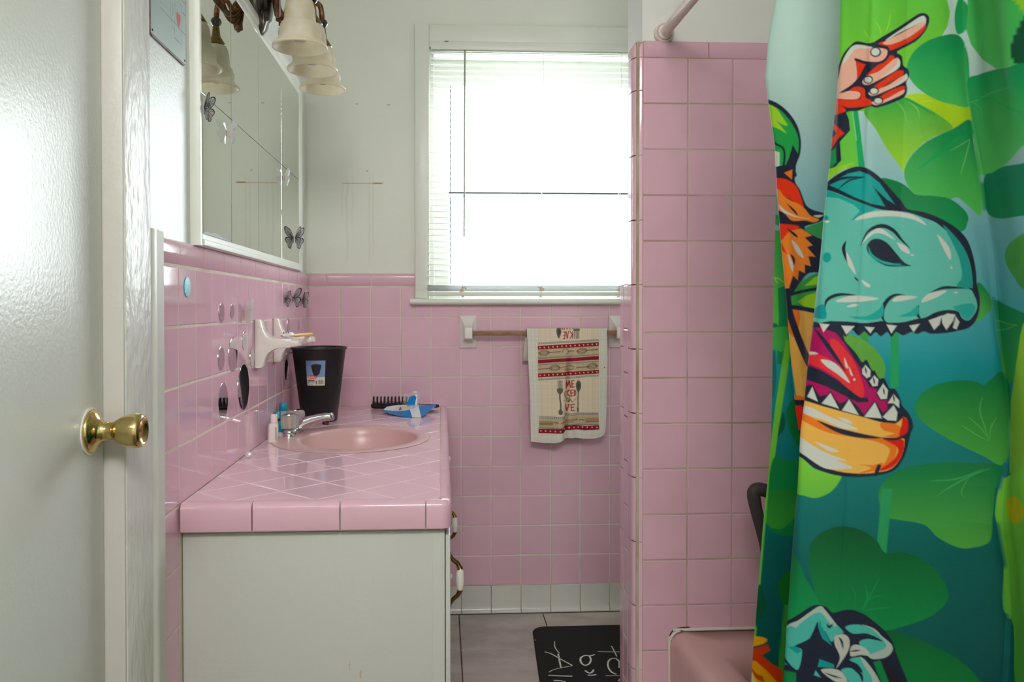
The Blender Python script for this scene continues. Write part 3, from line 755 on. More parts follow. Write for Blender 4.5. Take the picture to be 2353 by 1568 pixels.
b1 = root('lotion_bottle', (.030, -.792, ZC), 'small white square lotion bottle with white cap next to the faucet', 'bottle')
mb = MB(); rs = []
for h, w, d in ((0, .0115, .0095), (.001, .0122, .0105), (.047, .0118, .0105), (.051, .0095, .009), (.0515, .008, .008)):
    lean = h*.03
    rs.append([(.030+lean+sx*w, -.792+sy*d, ZC+h) for sx, sy in ((-1, -.6), (-.7, -1), (.7, -1), (1, -.6), (1, .6), (.7, 1), (-.7, 1), (-1, .6))])
mb.rings(rs).obj('bottle_body', mat('white_bottle_plastic', (236, 224, 222), .35), b1, smooth=True, ang=40)
MB().lathe([(.0088, .0515), (.0092, .053), (.0088, .0735), (.0080, .0752)], (.0316, -.792, ZC), (.02, 0, 1), 20).obj('cap', mat('white_cap_plastic', (240, 226, 224), .3), b1)
box('printed_strip', (.0385, .0412, -.8032, -.8022, ZC+.006, ZC+.042), mat('grey_green_print', (150, 156, 110), .5), b1)
b2 = root('toiletry_tube', (.028, -.700, ZC), 'small teal toiletry tube with white cap down behind the white bottle', 'tube')
mb = MB(); rs = []
for h, w, d in ((.014, .0095, .0095), (.03, .0098, .009), (.055, .0102, .005), (.070, .0105, .0012)):
    rs.append([(.028+w*math.cos(t)-.08*h, -.700+d*math.sin(t), ZC+h) for t in [2*math.pi*i/16 for i in range(16)]])
mb.rings(rs).obj('tube_body', m_teal, b2, smooth=True)
MB().lathe([(.0095, 0), (.0098, .001), (.0092, .014)], (.0275, -.700, ZC), (0, 0, 1), 16).obj('cap', m_white_pl, b2)
MB().lathe([(.0105, .045), (.0106, .052)], (.0245, -.700, ZC), (0, 0, 1), 16, sy=.72).obj('dark_band', m_dark, b2)
b3 = root('travel_bottle', (.019, -.590, ZC), 'clear travel bottle with a teal screw cap near the wall', 'bottle')
MB().lathe([(.0135, 0), (.0145, .002), (.0145, .045), (.0130, .052), (.0095, .058), (.0085, .0605)], (.019, -.590, ZC), (0, 0, 1), 24).obj('bottle_body', mat('clear_bottle_plastic', (226, 226, 226), .12, trans=.55), b3, smooth=True, ang=50)
MB().lathe([(.0118, .0600), (.0124, .0610), (.0122, .0810), (.0112, .0822)], (.019, -.590, ZC), (0, 0, 1), 24).obj('cap', m_teal, b3, smooth=True, ang=50)

# crumpled scrap of clear plastic
mb = MB(); random.seed(11); c0 = on(2, .771, 566, 1050)
rs = []
for h, r in ((-.0065, .004), (-.003, .008), (.002, .0085), (.006, .007), (.0085, .003)):
    rs.append([(c0[0]+r*random.uniform(.6, 1.1)*math.cos(2*math.pi*i/9), -1.02+r*random.uniform(.6, 1.1)*math.sin(2*math.pi*i/9), ZC+.0068+h) for i in range(9)])
sc = mb.rings(rs, smooth=False).obj('plastic_scrap', mat('crinkled_clear_film', (240, 240, 245), .1, trans=.5), None, smooth=False)
tag(sc, 'crumpled scrap of clear plastic where counter meets tile wall', 'scrap')

# hairbrush
hb = root('hairbrush', (.30, -.062, ZC), 'black hairbrush lying bristles up at the back of the counter', 'hairbrush')
mb = MB(); rs = []
for x, w, h in ((.228, .006, .006), (.234, .015, .0085), (.25, .019, .0095), (.33, .020, .0095), (.385, .017, .009), (.402, .009, .007), (.43, .0075, .0065), (.462, .009, .0065), (.470, .005, .004)):
    yc = -.062-(x-.228)*.08
    rs.append([(x, yc+w*math.cos(t), ZC+.0098+h*math.sin(t)) for t in [2*math.pi*i/14 for i in range(14)]])
mb.rings(rs).obj('handle', m_black, hb, smooth=True)
for rw in range(3):
    for i in range(11):
        x = .2365+i*.0129; yc = -.062-(x-.228)*.08+(rw-1)*.011
        bt = MB().tube([(x, yc, ZC+.016), (x+.0008, yc, ZC+.028), (x+.001+random.uniform(-.001, .001), yc, ZC+.0405)], [.0036, .0022, .0024], 6)
        b_ = bt.obj('bristle', mat('black_bristle', (26, 30, 28), .5), hb)
        MB().tube([(x+.001, yc, ZC+.037), (x+.001, yc, ZC+.0425)], [.0022, .0026], 6).obj('tip', mat('green_tip', (16, 82, 66), .5), b_)
fz = MB()
for _ in range(60):
    x = random.uniform(.235, .372); y = -.062-(x-.228)*.08+random.uniform(-.016, .004); z = ZC+random.uniform(.018, .024)
    q = np.array([x, y, z]); e = q+np.array([random.uniform(-.02, .02), random.uniform(-.006, .006), random.uniform(-.003, .005)])
    fz.tube([q, (q+e)/2+np.array([0, 0, .004]), e], .0005, 3)
tag(fz.obj('tangled_hair', mat('brown_hair', (58, 48, 36), .6), hb), kind='stuff')

# pack of wipes
wp_ = root('wipes_pack', (.37, -.22, ZC), 'half-empty blue and white soft pack of wipes beside the hairbrush', 'wipes')
m_blue = mat('glossy_blue_film', (0, 126, 200), .22, var=.08, vscale=40, bump=.0012, bscale=60)
m_wfilm = mat('glossy_white_film', (226, 228, 232), .22, bump=.0012, bscale=60)
def wp(x, y, Y): return tuple(on(1, Y, x, y))
A = [wp(881, 944, -.225), wp(893, 951, -.255), wp(924, 958.5, -.300), wp(947, 959.5, -.312), wp(968, 962, -.325)]
B_ = [wp(881, 942, -.22), wp(903, 945, -.24), wp(922, 945, -.262), wp(942, 942, -.278), wp(962, 933.5, -.285)]
Cc = [wp(889, 935, -.185), wp(903, 932.5, -.17), wp(917, 931, -.16), wp(940, 929.5, -.16), wp(962, 930, -.17)]
Dd = [wp(890, 940, -.165), wp(908, 938, -.13), wp(926, 937, -.12), wp(944, 937, -.12), wp(962, 936, -.125)]
tipR = [wp(1001, 929, -.17), wp(1002, 933, -.19), wp(997, 931, -.145)]
V = A+B_+Cc+Dd+tipR; n5 = 5
def fixz(v): return (v[0], v[1], max(v[2], ZC+.0005))
V = [fixz(v) for v in V]
fs_b = [[i, i+1, n5+i+1, n5+i] for i in range(3)]
fs_w = [[3, 4, 9, 8]] + [[n5+i, n5+i+1, 2*n5+i+1, 2*n5+i] for i in range(4)]
fs_b2 = [[4, 21, 20, 9], [9, 20, 22, 14], [14, 22, 19], [2*n5+0, 2*n5+1, 3*n5+1, 3*n5], [11, 12, 17, 16], [12, 13, 18, 17], [13, 14, 19, 18], [4, 19, 22, 21], [20, 21, 22], [0, 5, 10, 15], [0, 15, 16, 1], [1, 16, 17, 2], [2, 17, 18, 3], [3, 18, 19, 4]]
me = bpy.data.meshes.new('wrapper'); o0 = origin(wp_)
me.from_pydata([(v[0]-o0.x, v[1]-o0.y, v[2]-o0.z) for v in V], [], fs_b+fs_w+fs_b2); me.update()
me.materials.append(m_blue); me.materials.append(m_wfilm)
for i in range(len(fs_b), len(fs_b)+len(fs_w)): me.polygons[i].material_index = 1
wo = bpy.data.objects.new('wrapper', me); C.objects.link(wo); wo.parent = wp_
fl = MB().add([wp(933, 931, -.185), wp(953, 931, -.185), wp(957, 913, -.17), wp(953, 909, -.168), wp(946, 909, -.168), wp(941, 913, -.17)], [(0, 1, 2, 3, 4, 5)])
fl.add([tuple(np.array(v)+[0, .004, 0]) for v in fl.v[:6]], [(5, 4, 3, 2, 1, 0)])
for i in range(6): fl.f.append([i, (i+1) % 6, 6+(i+1) % 6, 6+i]); fl.sm.append(False)
fl.obj('flap', m_blue, wp_)
MB().add([wp(952, 931, -.180), wp(959, 930, -.178), wp(959, 907, -.166), wp(953, 907, -.168), wp(956, 914, -.170)], [(0, 1, 2, 3, 4)]).obj('flap_backing', m_wfilm, wp_)
MB().add([wp(945, 903.5, -.160), wp(947, 900, -.160), wp(953, 898.5, -.160), wp(958, 900, -.160), wp(960, 903.5, -.160)], [(0, 1, 2, 3, 4)]).obj('flap_tab', m_wfilm, wp_)
MB().add([wp(948, 901.7, -.1605), wp(950, 900, -.1605), wp(951, 901, -.1605), wp(949.5, 903, -.1605)], [(0, 1, 2, 3)]).obj('red_print', mat('red_print', (196, 50, 48), .4), wp_)
film = MB().add([wp(928, 905, -.158), wp(969, 904.5, -.158), wp(960, 930, -.172), wp(925, 928, -.172)], [(0, 1, 2, 3)])
film.obj('clear_film', mat('clear_film', (245, 240, 242), .15, alpha=.16), wp_)
cs = [wp(931+4.6*math.cos(t), 935+3.1*math.sin(t), -.222) for t in [2*math.pi*i/20 for i in range(20)]]
MB().add([(v[0], v[1]-.001, v[2]+.0015) for v in cs], [list(range(20))]).obj('yellow_sticker', mat('yellow_sticker', (226, 206, 60), .35), wp_)
MB().add([wp(916, 943, -.262), wp(921, 943, -.262), wp(923, 940, -.25), wp(922, 936.5, -.24), wp(919.5, 936, -.24), wp(917, 940, -.25)], [(0, 1, 2, 3, 4, 5)]).obj('blue_print', mat('navy_print', (90, 100, 150), .4), wp_)

# ---------------------------------------------------------------- ceramic shelf brackets and razor
def bracket(y0, label):
    b = root('shelf_bracket', (0, y0+.024, .967), label, 'bracket', 'ceramic brackets on the tile wall')
    top = [(0, 1.0945), (.0125, 1.0945), (.0155, 1.090), (.0175, 1.078), (.022, 1.064), (.030, 1.0535), (.042, 1.0470), (.058, 1.0442), (.092, 1.0428)]
    bot = [(.092, 1.0205), (.060, 1.0195), (.046, 1.0150), (.034, 1.0060), (.0255, .992), (.021, .976), (.0185, .9685), (0, .9675)]
    MB().prism(top+bot, lambda q, t: (q[0], t, q[1]), y0, y0+.048).obj('bracket_arm', m_porc, b, .003, 2)
    rs = []
    for x, s in ((.0905, 1), (.1005, .93), (.1085, .78), (.1115, .62)):
        zc, hh, w = 1.0318, .0112*s, .024*(.75+.25*s)
        rs.append([(x, y0+.024+w*math.copysign(abs(math.cos(t))**.5, math.cos(t)), zc+hh*math.copysign(abs(math.sin(t))**.5, math.sin(t))) for t in [2*math.pi*i/24 for i in range(24)]])
    MB().rings(rs).obj('bracket_tip', m_porc, b, smooth=True, ang=40)
bracket(-.872, 'white ceramic bracket arm nearer the door on the pink tile wall')
bracket(-.635, 'white ceramic bracket arm farther back above the black bin')
rz = root('razor', (.085, -.72, 1.046), 'disposable razor with yellow handle lying across the ceramic brackets', 'razor')
MB().tube([(.0795, -.795, 1.0490), (.088, -.735, 1.0487), (.098, -.655, 1.0478), (.1035, -.605, 1.0478), (.1045, -.598, 1.0480)], [.0036, .0050, .0052, .0050, .0032], 12).obj('handle', m_yellow, rz)
hd_ = MB(); rs = []
for t, w, h in ((0, .004, .003), (.006, .012, .0075), (.018, .016, .0085), (.034, .014, .0075), (.045, .006, .0045)):
    yc = -.842+t*1.05; xc = .0705+t*.2
    rs.append([(xc+w*math.cos(a), yc-.1*w*math.cos(a), 1.0521+h*math.sin(a)) for a in [2*math.pi*i/12 for i in range(12)]])
hd_.rings(rs).obj('razor_head', m_white_pl, rz, smooth=True)
for i in range(4): box('blade_mark', (.0665+i*.0042, .0683+i*.0042, -.8395+.001*i, -.8345+.001*i, 1.0535, 1.0605), mat('blade_print', (70, 60, 80), .5), rz)
box('pink_mark', (.060, .068, -.8395, -.835, 1.0485, 1.0512), mat('magenta_print', (206, 90, 120), .5), rz)

# ---------------------------------------------------------------- wall stickers
def disc(y, z, r, label, m=m_mirror2, name='mirror_sticker', grp='round mirror stickers on the tile wall', x=.0002, t=.0011):
    o = MB().lathe([(r, 0), (r, t*.6), (r-.0008, t), (r*.5, t*1.0)], (x, y, z), (1, 0, 0), 36).obj(name, m, None, smooth=False)
    o.data.shade_flat()
    return tag(o, label, 'sticker', grp)
disc(-1.4336, 1.1628, .0193, 'teal blue round sticker high on the pink tile near the door', mat('teal_glitter', (40, 172, 196), .25, col2=(190, 228, 232), mixscale=90, lo=.62, hi=.7), 'round_sticker', None, t=.0014)
for y, z, r, l in ((-1.1889, 1.1128, .0219, 'palm-sized round mirror sticker in the top tile row, nearest the teal sticker'),
                   (-1.0982, 1.1153, .0176, 'small round mirror sticker in the top tile row beside the white butterfly'),
                   (-1.1944, 1.0134, .0262, 'medium round mirror sticker in second tile row, closest to the door'),
                   (-1.0922, 1.0162, .0390, 'large round mirror sticker in second tile row, reflecting a dark edge'),
                   (-.9817, 1.0438, .0238, 'medium round mirror sticker in second tile row under white butterfly'),
                   (-.8988, .9975, .0240, 'half hidden round mirror sticker against the nearer ceramic bracket'),
                   (-1.1817, .9190, .0405, 'large round mirror sticker low on the wall, closest to the door'),
                   (-.9928, .9315, .0560, 'largest round mirror sticker, reflecting mostly black, above the white bottle'),
                   (-.4066, 1.0690, .0235, 'round mirror sticker just past the farther ceramic bracket'),
                   (-.2150, 1.0660, .0170, 'tiny round mirror sticker closest to the corner above the bin'),
                   (-.4388, .9322, .0330, 'dark reflecting round mirror sticker beside the black bin')):
    disc(y, z, r, l)

m_bw = mat('black_butterfly_print', (36, 34, 36), .4); m_cell = mat('clear_grey_wing', (204, 200, 200), .2, trans=.3); m_bwhite = mat('white_butterfly_film', (238, 236, 236), .25, trans=.3)
UPW = [(0, .05), (.18, .45), (.45, .82), (.78, 1.02), (.97, 1.0), (1.0, .8), (.9, .5), (.7, .22), (.42, .08)]
LOW = [(0, .05), (.42, .08), (.75, .1), (.92, -.05), (.88, -.3), (.68, -.52), (.6, -.82), (.42, -.92), (.3, -.75), (.16, -.4)]
CELLS = {0: [[(.12, .18), (.3, .5), (.5, .62), (.42, .25)], [(.38, .6), (.62, .86), (.8, .92), (.6, .62)], [(.55, .5), (.84, .86), (.9, .76), (.62, .36)], [(.5, .3), (.8, .58), (.72, .34), (.5, .18)]],
         1: [[(.08, .0), (.38, .02), (.5, -.2), (.2, -.25)], [(.46, .02), (.76, .02), (.8, -.16), (.54, -.16)], [(.22, -.34), (.5, -.28), (.48, -.55), (.34, -.62)], [(.56, -.24), (.78, -.24), (.64, -.44), (.54, -.4)]]}
def butterfly(y, z, x, size, dark, label, up=0., openf=.85, openn=.85):
    b = root('butterfly_decal', (x, y, z), label, 'decal', 'butterfly decals')
    cu, su = math.cos(up), math.sin(up)
    for sgn, th in ((1, openf), (-1, openn)):
        d = Vector((math.sin(th), sgn*math.cos(th), 0)); nrm = Vector((math.cos(th), -sgn*math.sin(th), 0))
        def W(q, off):
            a, c = q[0]*cu-q[1]*su*sgn*0, q[1]
            return Vector((x+.0015, y, z)) + d*(a*size) + Vector((0, 0, 1))*(c*size) + nrm*off
        for k_, out in ((0, UPW), (1, LOW)):
            pts = [tuple(q) for q in crom(out, 3, True)]
            nn = len(pts); mb = MB()
            mb.rings([[W(q, -.0002) for q in pts], [W(q, .0002) for q in pts]], True, True, True, False)
            w = mb.obj('upper_wing' if k_ == 0 else 'lower_wing', m_cell if dark else m_bwhite, b)
            if dark:
                cx_, cy_ = sum(q[0] for q in pts)/nn, sum(q[1] for q in pts)/nn
                inn = [(q[0]+(cx_-q[0])*(.06+.14*min(1, q[0])), q[1]+(cy_-q[1])*(.06+.14*min(1, q[0]))) for q in pts]
                bd = MB()
                for off in (.0004, -.0004):
                    bd.rings([[W(q, off) for q in pts], [W(q, off) for q in inn]], False, False, True, False)
                bd.obj('wing_border', m_bw, w)
                vm = MB()
                for i in (3, 8, 13, 18, 22):
                    if i < nn:
                        vm.tube([W((.08, .06), 0), W(((pts[i][0]+cx_)/2*.9, (pts[i][1]+cy_)/2*.9), 0), W(inn[i], 0)], .0006, 5)
                vm.obj('wing_veins', m_bw, w)
    MB().tube([(x+.002, y, z-.45*size), (x+.0025, y, z), (x+.002, y, z+.22*size)], [.0006, .0016, .0009], 8).obj('body', m_bw if dark else mat('tan_body', (190, 160, 120), .5), b)
butterfly(-.455, 1.150, .0, .025, True, 'black and clear butterfly decal nearest the bracket, wings half folded', openf=.35, openn=.9)
butterfly(-.330, 1.155, .0, .032, True, 'largest black and clear butterfly decal on the tile wall', openf=.95, openn=1.2)
butterfly(-.145, 1.149, .0, .028, True, 'black and clear butterfly decal closest to the wall corner', openf=.7, openn=.5)
butterfly(-.985, 1.112, .0, .034, False, 'white see-through butterfly decal on the pink tile wall', openf=.5, openn=.7)
butterfly(-1.338, 1.522, .005, .027, True, 'black and white butterfly decal at the mirror frame edge', openf=.7, openn=.7)
butterfly(-1.143, 1.5148, .005, .026, False, 'white butterfly decal on the mirror next to the dark one', openf=.5, openn=.8)
butterfly(-.4914, 1.517, .005, .026, False, 'white butterfly decal on the mirror toward the window end', openf=.5, openn=.8)
butterfly(-.3138, 1.348, .005, .036, True, 'speckled black butterfly decal low on the mirror near the corner', openf=.8, openn=.75)

# ---------------------------------------------------------------- mirror
mr = root('wall_mirror', (.0, -.80, 1.243), 'wide white-framed wall mirror made of square mirror tiles above the wainscot', 'mirror')
box('backing', (-.010, .0010, -1.370, -.19, 1.264, 1.848), m_dark, mr)
MYs = [-1.350, -1.112, -.832, -.524, -.2115]; MZs = [1.270, 1.5512, 1.8395]
for i in range(4):
    for j in range(2):
        w, h = MYs[i+1]-MYs[i]-.0016, MZs[j+1]-MZs[j]-.0016
        o = place('mirror_tile', tile_mesh(w, h, .0035, m_mirror, .0007), frame(*AX_L, (.0005, (MYs[i]+MYs[i+1])/2, (MZs[j]+MZs[j+1])/2)) @ Matrix.Rotation(random.uniform(-.0016, .0016), 4, 'Y') @ Matrix.Rotation(random.uniform(-.0012, .0012), 4, 'X'), mr)
fr = [(-.010, 0), (.011, 0), (.015, .004), (.0165, .012), (.0165, .022), (.021, .026), (.0225, .036), (.021, .046), (.012, .050), (-.010, .050)]
fr = [(-.010+(a+.010)*.62, b) for a, b in fr]
def rail(name, a, b, horiz, c, flip, scale=1.0):
    if horiz: MB().prism(fr, lambda q, t: (q[0], t, c+(q[1]*scale)*flip), a, b).obj(name, m_wood_white, mr, smooth=True, ang=30)
    else: MB().prism(fr, lambda q, t: (q[0], c+(q[1]*scale)*flip, t), a, b).obj(name, m_wood_white, mr, smooth=True, ang=30)
rail('frame_stile', 1.2465, 1.8835, False, -1.3480, -1, .55)
rail('frame_stile', 1.2465, 1.8835, False, -.2135, 1, .75)
rail('frame_rail', -1.3485, -.2130, True, 1.2725, -1, .52)
rail('frame_rail', -1.349, -.2125, True, 1.8365, 1, .90)
for y0, y1, h in ((-1.345, -1.125, .009), (-.815, -.70, .004)):
    rs_ = [(y0, 1.2725)]+[(y0+(y1-y0)*i/7, 1.2725+h*(1-.8*abs(i/7-.4))*random.uniform(.5, 1)) for i in range(1, 7)]+[(y1, 1.2725)]
    MB().add([(.0044, *q) for q in rs_], [list(range(len(rs_)))]).obj('worn_silvering', mat('grey_silvering', (112, 116, 120), .5), mr)

# ---------------------------------------------------------------- three-shade wall light
LX, LZ = .150, 1.735
wlp = root('vanity_light', (-.01, -.875, 1.94), 'bronze wall light with three frosted bell shades above the mirror', 'lamp')
MB().lathe([(.112, 0), (.115, .006), (.112, .018), (.102, .027), (.082, .032), (.076, .040), (.04, .047), (.012, .048)], (-.010, -.805, 1.955), (1, 0, 0), 48, sx=.60).obj('canopy', m_pewter, wlp, smooth=True, ang=40)
hub = MB().lathe([(.024, 0), (.026, .012), (.018, .028), (.022, .04), (.008, .05)], (.034, -.815, 1.955), (1, 0, 0), 24).obj('hub', m_bronze, wlp, smooth=True, ang=50)
for sy_ in (-1.060, -.875, -.690):
    dy = sy_-(-.875)
    pts = crom([(.045, -.82, 1.93), (.062, -.83+dy*.22, 1.872), (.078, -.85+dy*.55, 1.876), (.096, sy_-.10*dy, 1.925), (.118, sy_, 1.968), (LX-.006, sy_, 1.962), (LX, sy_, 1.905)], 6)
    MB().tube(pts, [.0075]*len(pts), 10).obj('arm', m_bronze, wlp)
    MB().tube(crom([(.050, -.82+dy*.10, 1.935), (.058, -.82+dy*.16, 1.905), (.062, -.82+dy*.20, 1.875), (.062, -.82+dy*.22, 1.860)], 4), [.003]*4+[.006]*4+[.0075]*4+[.002], 8).obj('leaf_scroll', m_bronze, wlp)
    MB().lathe([(.006, .145), (.012, .150), (.0155, .158), (.012, .167), (.0065, .171)], (LX, sy_, LZ+.02), (0, 0, 1), 20).obj('ball', m_pewter, wlp, smooth=True)
    fit = MB().lathe([(.0255, .1105), (.0270, .1145), (.021, .124), (.012, .138), (.009, .165)], (LX, sy_, LZ), (0, 0, 1), 28, cap0=False).obj('shade_holder', m_oldbrass, wlp, smooth=True, ang=50)
    sh = MB().lathe([(.0225, .1135), (.0265, .1115), (.0312, .103), (.0345, .088), (.0360, .072), (.0372, .058), (.0395, .0548), (.0432, .051), (.0452, .046), (.0456, .041), (.0485, .037), (.0500, .029), (.0484, .021), (.0515, .012), (.0580, .005), (.0625, .0022), (.0645, -.0008), (.0640, -.0042), (.0618, -.0052), (.0595, -.003), (.0560, .002), (.049, .011), (.0460, .020), (.0475, .028), (.0465, .036), (.0435, .042), (.040, .049), (.0355, .058), (.0340, .074), (.0325, .088), (.0292, .101), (.024, .109)], (LX, sy_, LZ), (0, 0, 1), 56, cap0=False, cap1=False).obj('bell_shade', m_shade, wlp, smooth=True, ang=70)
    bl = MB().lathe([(.003, .010), (.012, .012), (.021, .021), (.0255, .036), (.0235, .056), (.016, .072), (.0125, .084), (.0125, .110)], (LX, sy_, LZ), (0, 0, 1), 28).obj('bulb', mat('clear_bulb_glass', (236, 230, 230), .05, trans=.35, ior=1.4), wlp, smooth=True)
    MB().lathe([(.004, .05), (.010, .066), (.0105, .11)], (LX, sy_, LZ), (0, 0, 1), 16).obj('socket', m_white_pl, bl)

# ---------------------------------------------------------------- metal sign with a heart
def yz(x, y): q = on(0, -.0085, x, y); return float(q[1]), float(q[2])
y0s, y1s, z0s = -1.6035, -1.4075, 1.583
sg = root('metal_sign', (-.010, (y0s+y1s)/2, z0s), 'pale grey metal wall sign with line drawing and a red heart', 'sign')
ol = [(y0s+.012, z0s), (y1s-.012, z0s), (y1s-.004, z0s+.004), (y1s, z0s+.012), (y1s, z0s+.285), (y1s-.012, z0s+.297), (y0s+.012, z0s+.297), (y0s, z0s+.285), (y0s, z0s+.012), (y0s+.004, z0s+.004)]
MB().prism(ol, lambda q, t: (t, q[0], q[1]), -.0098, -.0070).obj('rim', mat('rusty_sign_edge', (128, 104, 100), .5, col2=(86, 58, 52), mixscale=30), sg)
NY, NZ = 120, 180
Yg = np.linspace(y0s+.003, y1s-.003, NY); Zg = np.linspace(z0s+.294, z0s+.0035, NZ)
YY, ZZ = np.meshgrid(Yg, Zg); P = np.stack([np.full_like(YY, -.0066), YY, ZZ], 2)
cr = lambda pts: [yz(340+x*.1084, y*.1084) for x, y in pts]
ink = (96, 108, 112)
sp_ = [('s', cr([(235, 150), (460, 390), (550, 490), (700, 670), (900, 880)]), ink, .0010), ('s', cr([(790, 110), (900, 220)]), ink, .0009),
       ('s', cr([(450, -40), (455, 200), (470, 440), (490, 540), (535, 625)]), ink, .0010), ('s', cr([(545, -40), (555, 200), (545, 500), (540, 800)]), ink, .0010),
       ('s', cr([(540, 800), (610, 870), (680, 950)]), ink, .0013), ('s', cr([(680, 950), (690, 650), (700, 400), (680, 120), (640, 0)]), ink, .0010),
       ('s', cr([(500, 80), (488, 200), (500, 330), (520, 200), (505, 80)]), ink, .0010), ('s', cr([(780, -40), (780, 340)]), ink, .0010), ('s', cr([(710, 265), (780, 345)]), (60, 66, 70), .0016),
       ('s', cr([(235, 20), (460, 270)]), (140, 156, 158), .0006), ('s', cr([(690, 0), (790, 110)]), ink, .0008),
       ('f', cr(crom([(590, 245), (615, 265), (630, 305), (645, 300), (668, 350), (668, 450), (650, 540), (630, 605), (605, 530), (585, 420), (578, 300)], 3, True)), (206, 104, 96))]
col = np.tile(lin((176, 194, 194)), (NY*NZ, 1)); col = paint(YY.ravel(), ZZ.ravel(), sp_, col, .0010)
grid_obj('printed_face', P, col.reshape(NZ, NY, 3), painted('sign_print', .35), sg, False)
for yy_ in (y0s+.010, y1s-.010): MB().lathe([(.0022, 0), (.0015, .001)], (-.0066, yy_, z0s+.010), (1, 0, 0), 10).obj('nail', m_dark, sg)

# ---------------------------------------------------------------- towel bar and towel
tb = root('towel_bar', (.85, -.01, .976), 'wooden towel bar held by two white ceramic posts below the window', 'towel bar')
for x0 in (.5435, 1.0935):
    mb = MB(); rs = []
    xc, zc = x0+.0318, 1.0355
    for y, hw, z0, z1 in ((0, .0318, .976, 1.095), (-.006, .0318, .976, 1.095), (-.009, .030, .978, 1.093), (-.013, .024, .990, 1.083), (-.026, .0165, 1.004, 1.066), (-.042, .0150, 1.010, 1.056), (-.062, .0150, 1.010, 1.053), (-.068, .013, 1.013, 1.050)):
        rs.append([(xc+sx*hw, y, z) for sx, z in ((-1, z0), (1, z0), (1, z1), (-1, z1))])
    mb.rings(rs, smooth=False).obj('post', m_porc, tb, .0028, 3)
MB().box(.588, 1.112, -.064, -.046, 1.0225, 1.0405).obj('bar', m_wood, tb, .001)

tw = root('kitchen_towel', (.93, -.06, .64), 'cream printed kitchen towel with red bands draped over the wooden bar', 'towel')
def tpx(x, y): return 1190+x*.19130, 730+y*.19133
def edge(tab, v): return np.interp(v, [a for a, b in tab], [b for a, b in tab])
Lt = [(135, 107), (500, 122), (900, 142), (1490, 153)]; Rt = [(135, 1065), (500, 1072), (1100, 1056), (1300, 1048), (1460, 1020)]
Bt = [(0, 1487), (.16, 1502), (.33, 1497), (.43, 1470), (.50, 1436), (.62, 1440), (.74, 1452), (.86, 1447), (.95, 1428), (1, 1385)]
NS, NT = 230, 330
S = np.linspace(0, 1, NS); T = np.linspace(0, 1, NT)
SS, TT = np.meshgrid(S, T)
yb = edge(Bt, SS); YC = 135+(yb-135)*TT
XC = edge(Lt, YC)+(edge(Rt, YC)-edge(Lt, YC))*SS
# folds: a sharp tuck near the middle, soft waves at the hem
tuck = 615-(YC-135)*.055
dd = (XC-tuck)
depth = -.014*np.exp(-((dd+60)/75)**2)*np.clip((YC-230)/500, 0, 1) + .016*np.exp(-((dd-12)/26)**2)*np.clip((YC-330)/260, 0, 1)
depth += -.014*np.exp(-((dd-75)/60)**2)*np.clip((YC-180)/700, 0, 1)
depth += .007*np.sin(SS*11+1.2)*np.clip((YC-700)/800, 0, 1)
Yw = -.0665-.012*TT+depth
PX, PY = tpx(XC, YC)
Pf = np.zeros((NT, NS, 3))
dirs = CF[None, None, :]+CR[None, None, :]*((PX-CX)/F)[..., None]-CU[None, None, :]*((PY-CY)/F)[..., None]
base = O+dirs*((-.0665-O[1])/dirs[..., 1])[..., None]
Pf[..., 0] = base[..., 0]; Pf[..., 1] = Yw; Pf[..., 2] = base[..., 2]
# fold over the bar and hang a short way down behind
rows = []
x0r, x1r = Pf[0, :, 0], Pf[0, :, 0]
ztop = 1.0432
for a in np.linspace(1, 0, 10):
    t = (1-a)*math.pi/2
    rows.append((-.044+.0 - .0, None)) if False else None
back = []
for k_, (yv, zv) in enumerate([(-.0425, .930), (-.0420, .96), (-.0415, .99), (-.0415, 1.02), (-.0425, 1.036), (-.045, 1.0415), (-.050, ztop), (-.058, ztop), (-.063, 1.0425), (-.0655, 1.0395)]):
    r = np.zeros((NS, 3)); r[:, 0] = Pf[0, :, 0]-(.003+.009*(1.03-zv)/.1 if k_ < 4 else .003*(9-k_)/9); r[:, 1] = yv; r[:, 2] = zv+(.002 if 5 <= k_ <= 8 else 0)*0
    back.append(r)
Pt = np.concatenate([np.array(back), Pf], 0)
cream, linen, red, grey, tan, dgrey = (226, 220, 207), (230, 213, 185), (154, 26, 46), (146, 143, 134), (202, 178, 142), (108, 101, 92)
def band(l0, l1, r0, r1, c, xl=238, xr=970, c2=None): return ('f', [(xl, l0), (xr, r0), (xr, r1), (xl, l1)], c)
tp = [('f', [(238, 60), (970, 60), (970, 300), (965, 700), (958, 1150), (962, 1340), (560, 1345), (535, 1385), (245, 1385), (258, 1190), (245, 700)], linen)]
for l0, l1, r0, r1 in ((385, 505, 345, 455), (555, 670, 512, 622)): tp.append(band(l0, l1, r0, r1, tan))
tp += [band(302, 324, 262, 284, grey), band(340, 386, 294, 342, red), band(480, 500, 440, 452, grey), band(508, 552, 460, 506, red), band(562, 575, 520, 532, grey), band(672, 720, 626, 672, red), band(734, 756, 684, 704, grey)]
tp += [('f', [(256, 1184), (545, 1184), (560, 1142), (960, 1138), (960, 1168), (560, 1172), (540, 1212), (256, 1212)], grey),
       ('f', [(254, 1216), (542, 1214), (562, 1174), (960, 1172), (962, 1280), (560, 1284), (545, 1318), (250, 1322)], tan),
       ('f', [(250, 1312), (540, 1312), (565, 1272), (962, 1272), (962, 1288), (565, 1290), (540, 1326), (248, 1328)], grey),
       ('f', [(246, 1332), (530, 1325), (570, 1290), (660, 1282), (800, 1298), (964, 1286), (966, 1338), (800, 1350), (660, 1338), (580, 1345), (535, 1380), (246, 1386)], red)]
dot = (226, 196, 160)
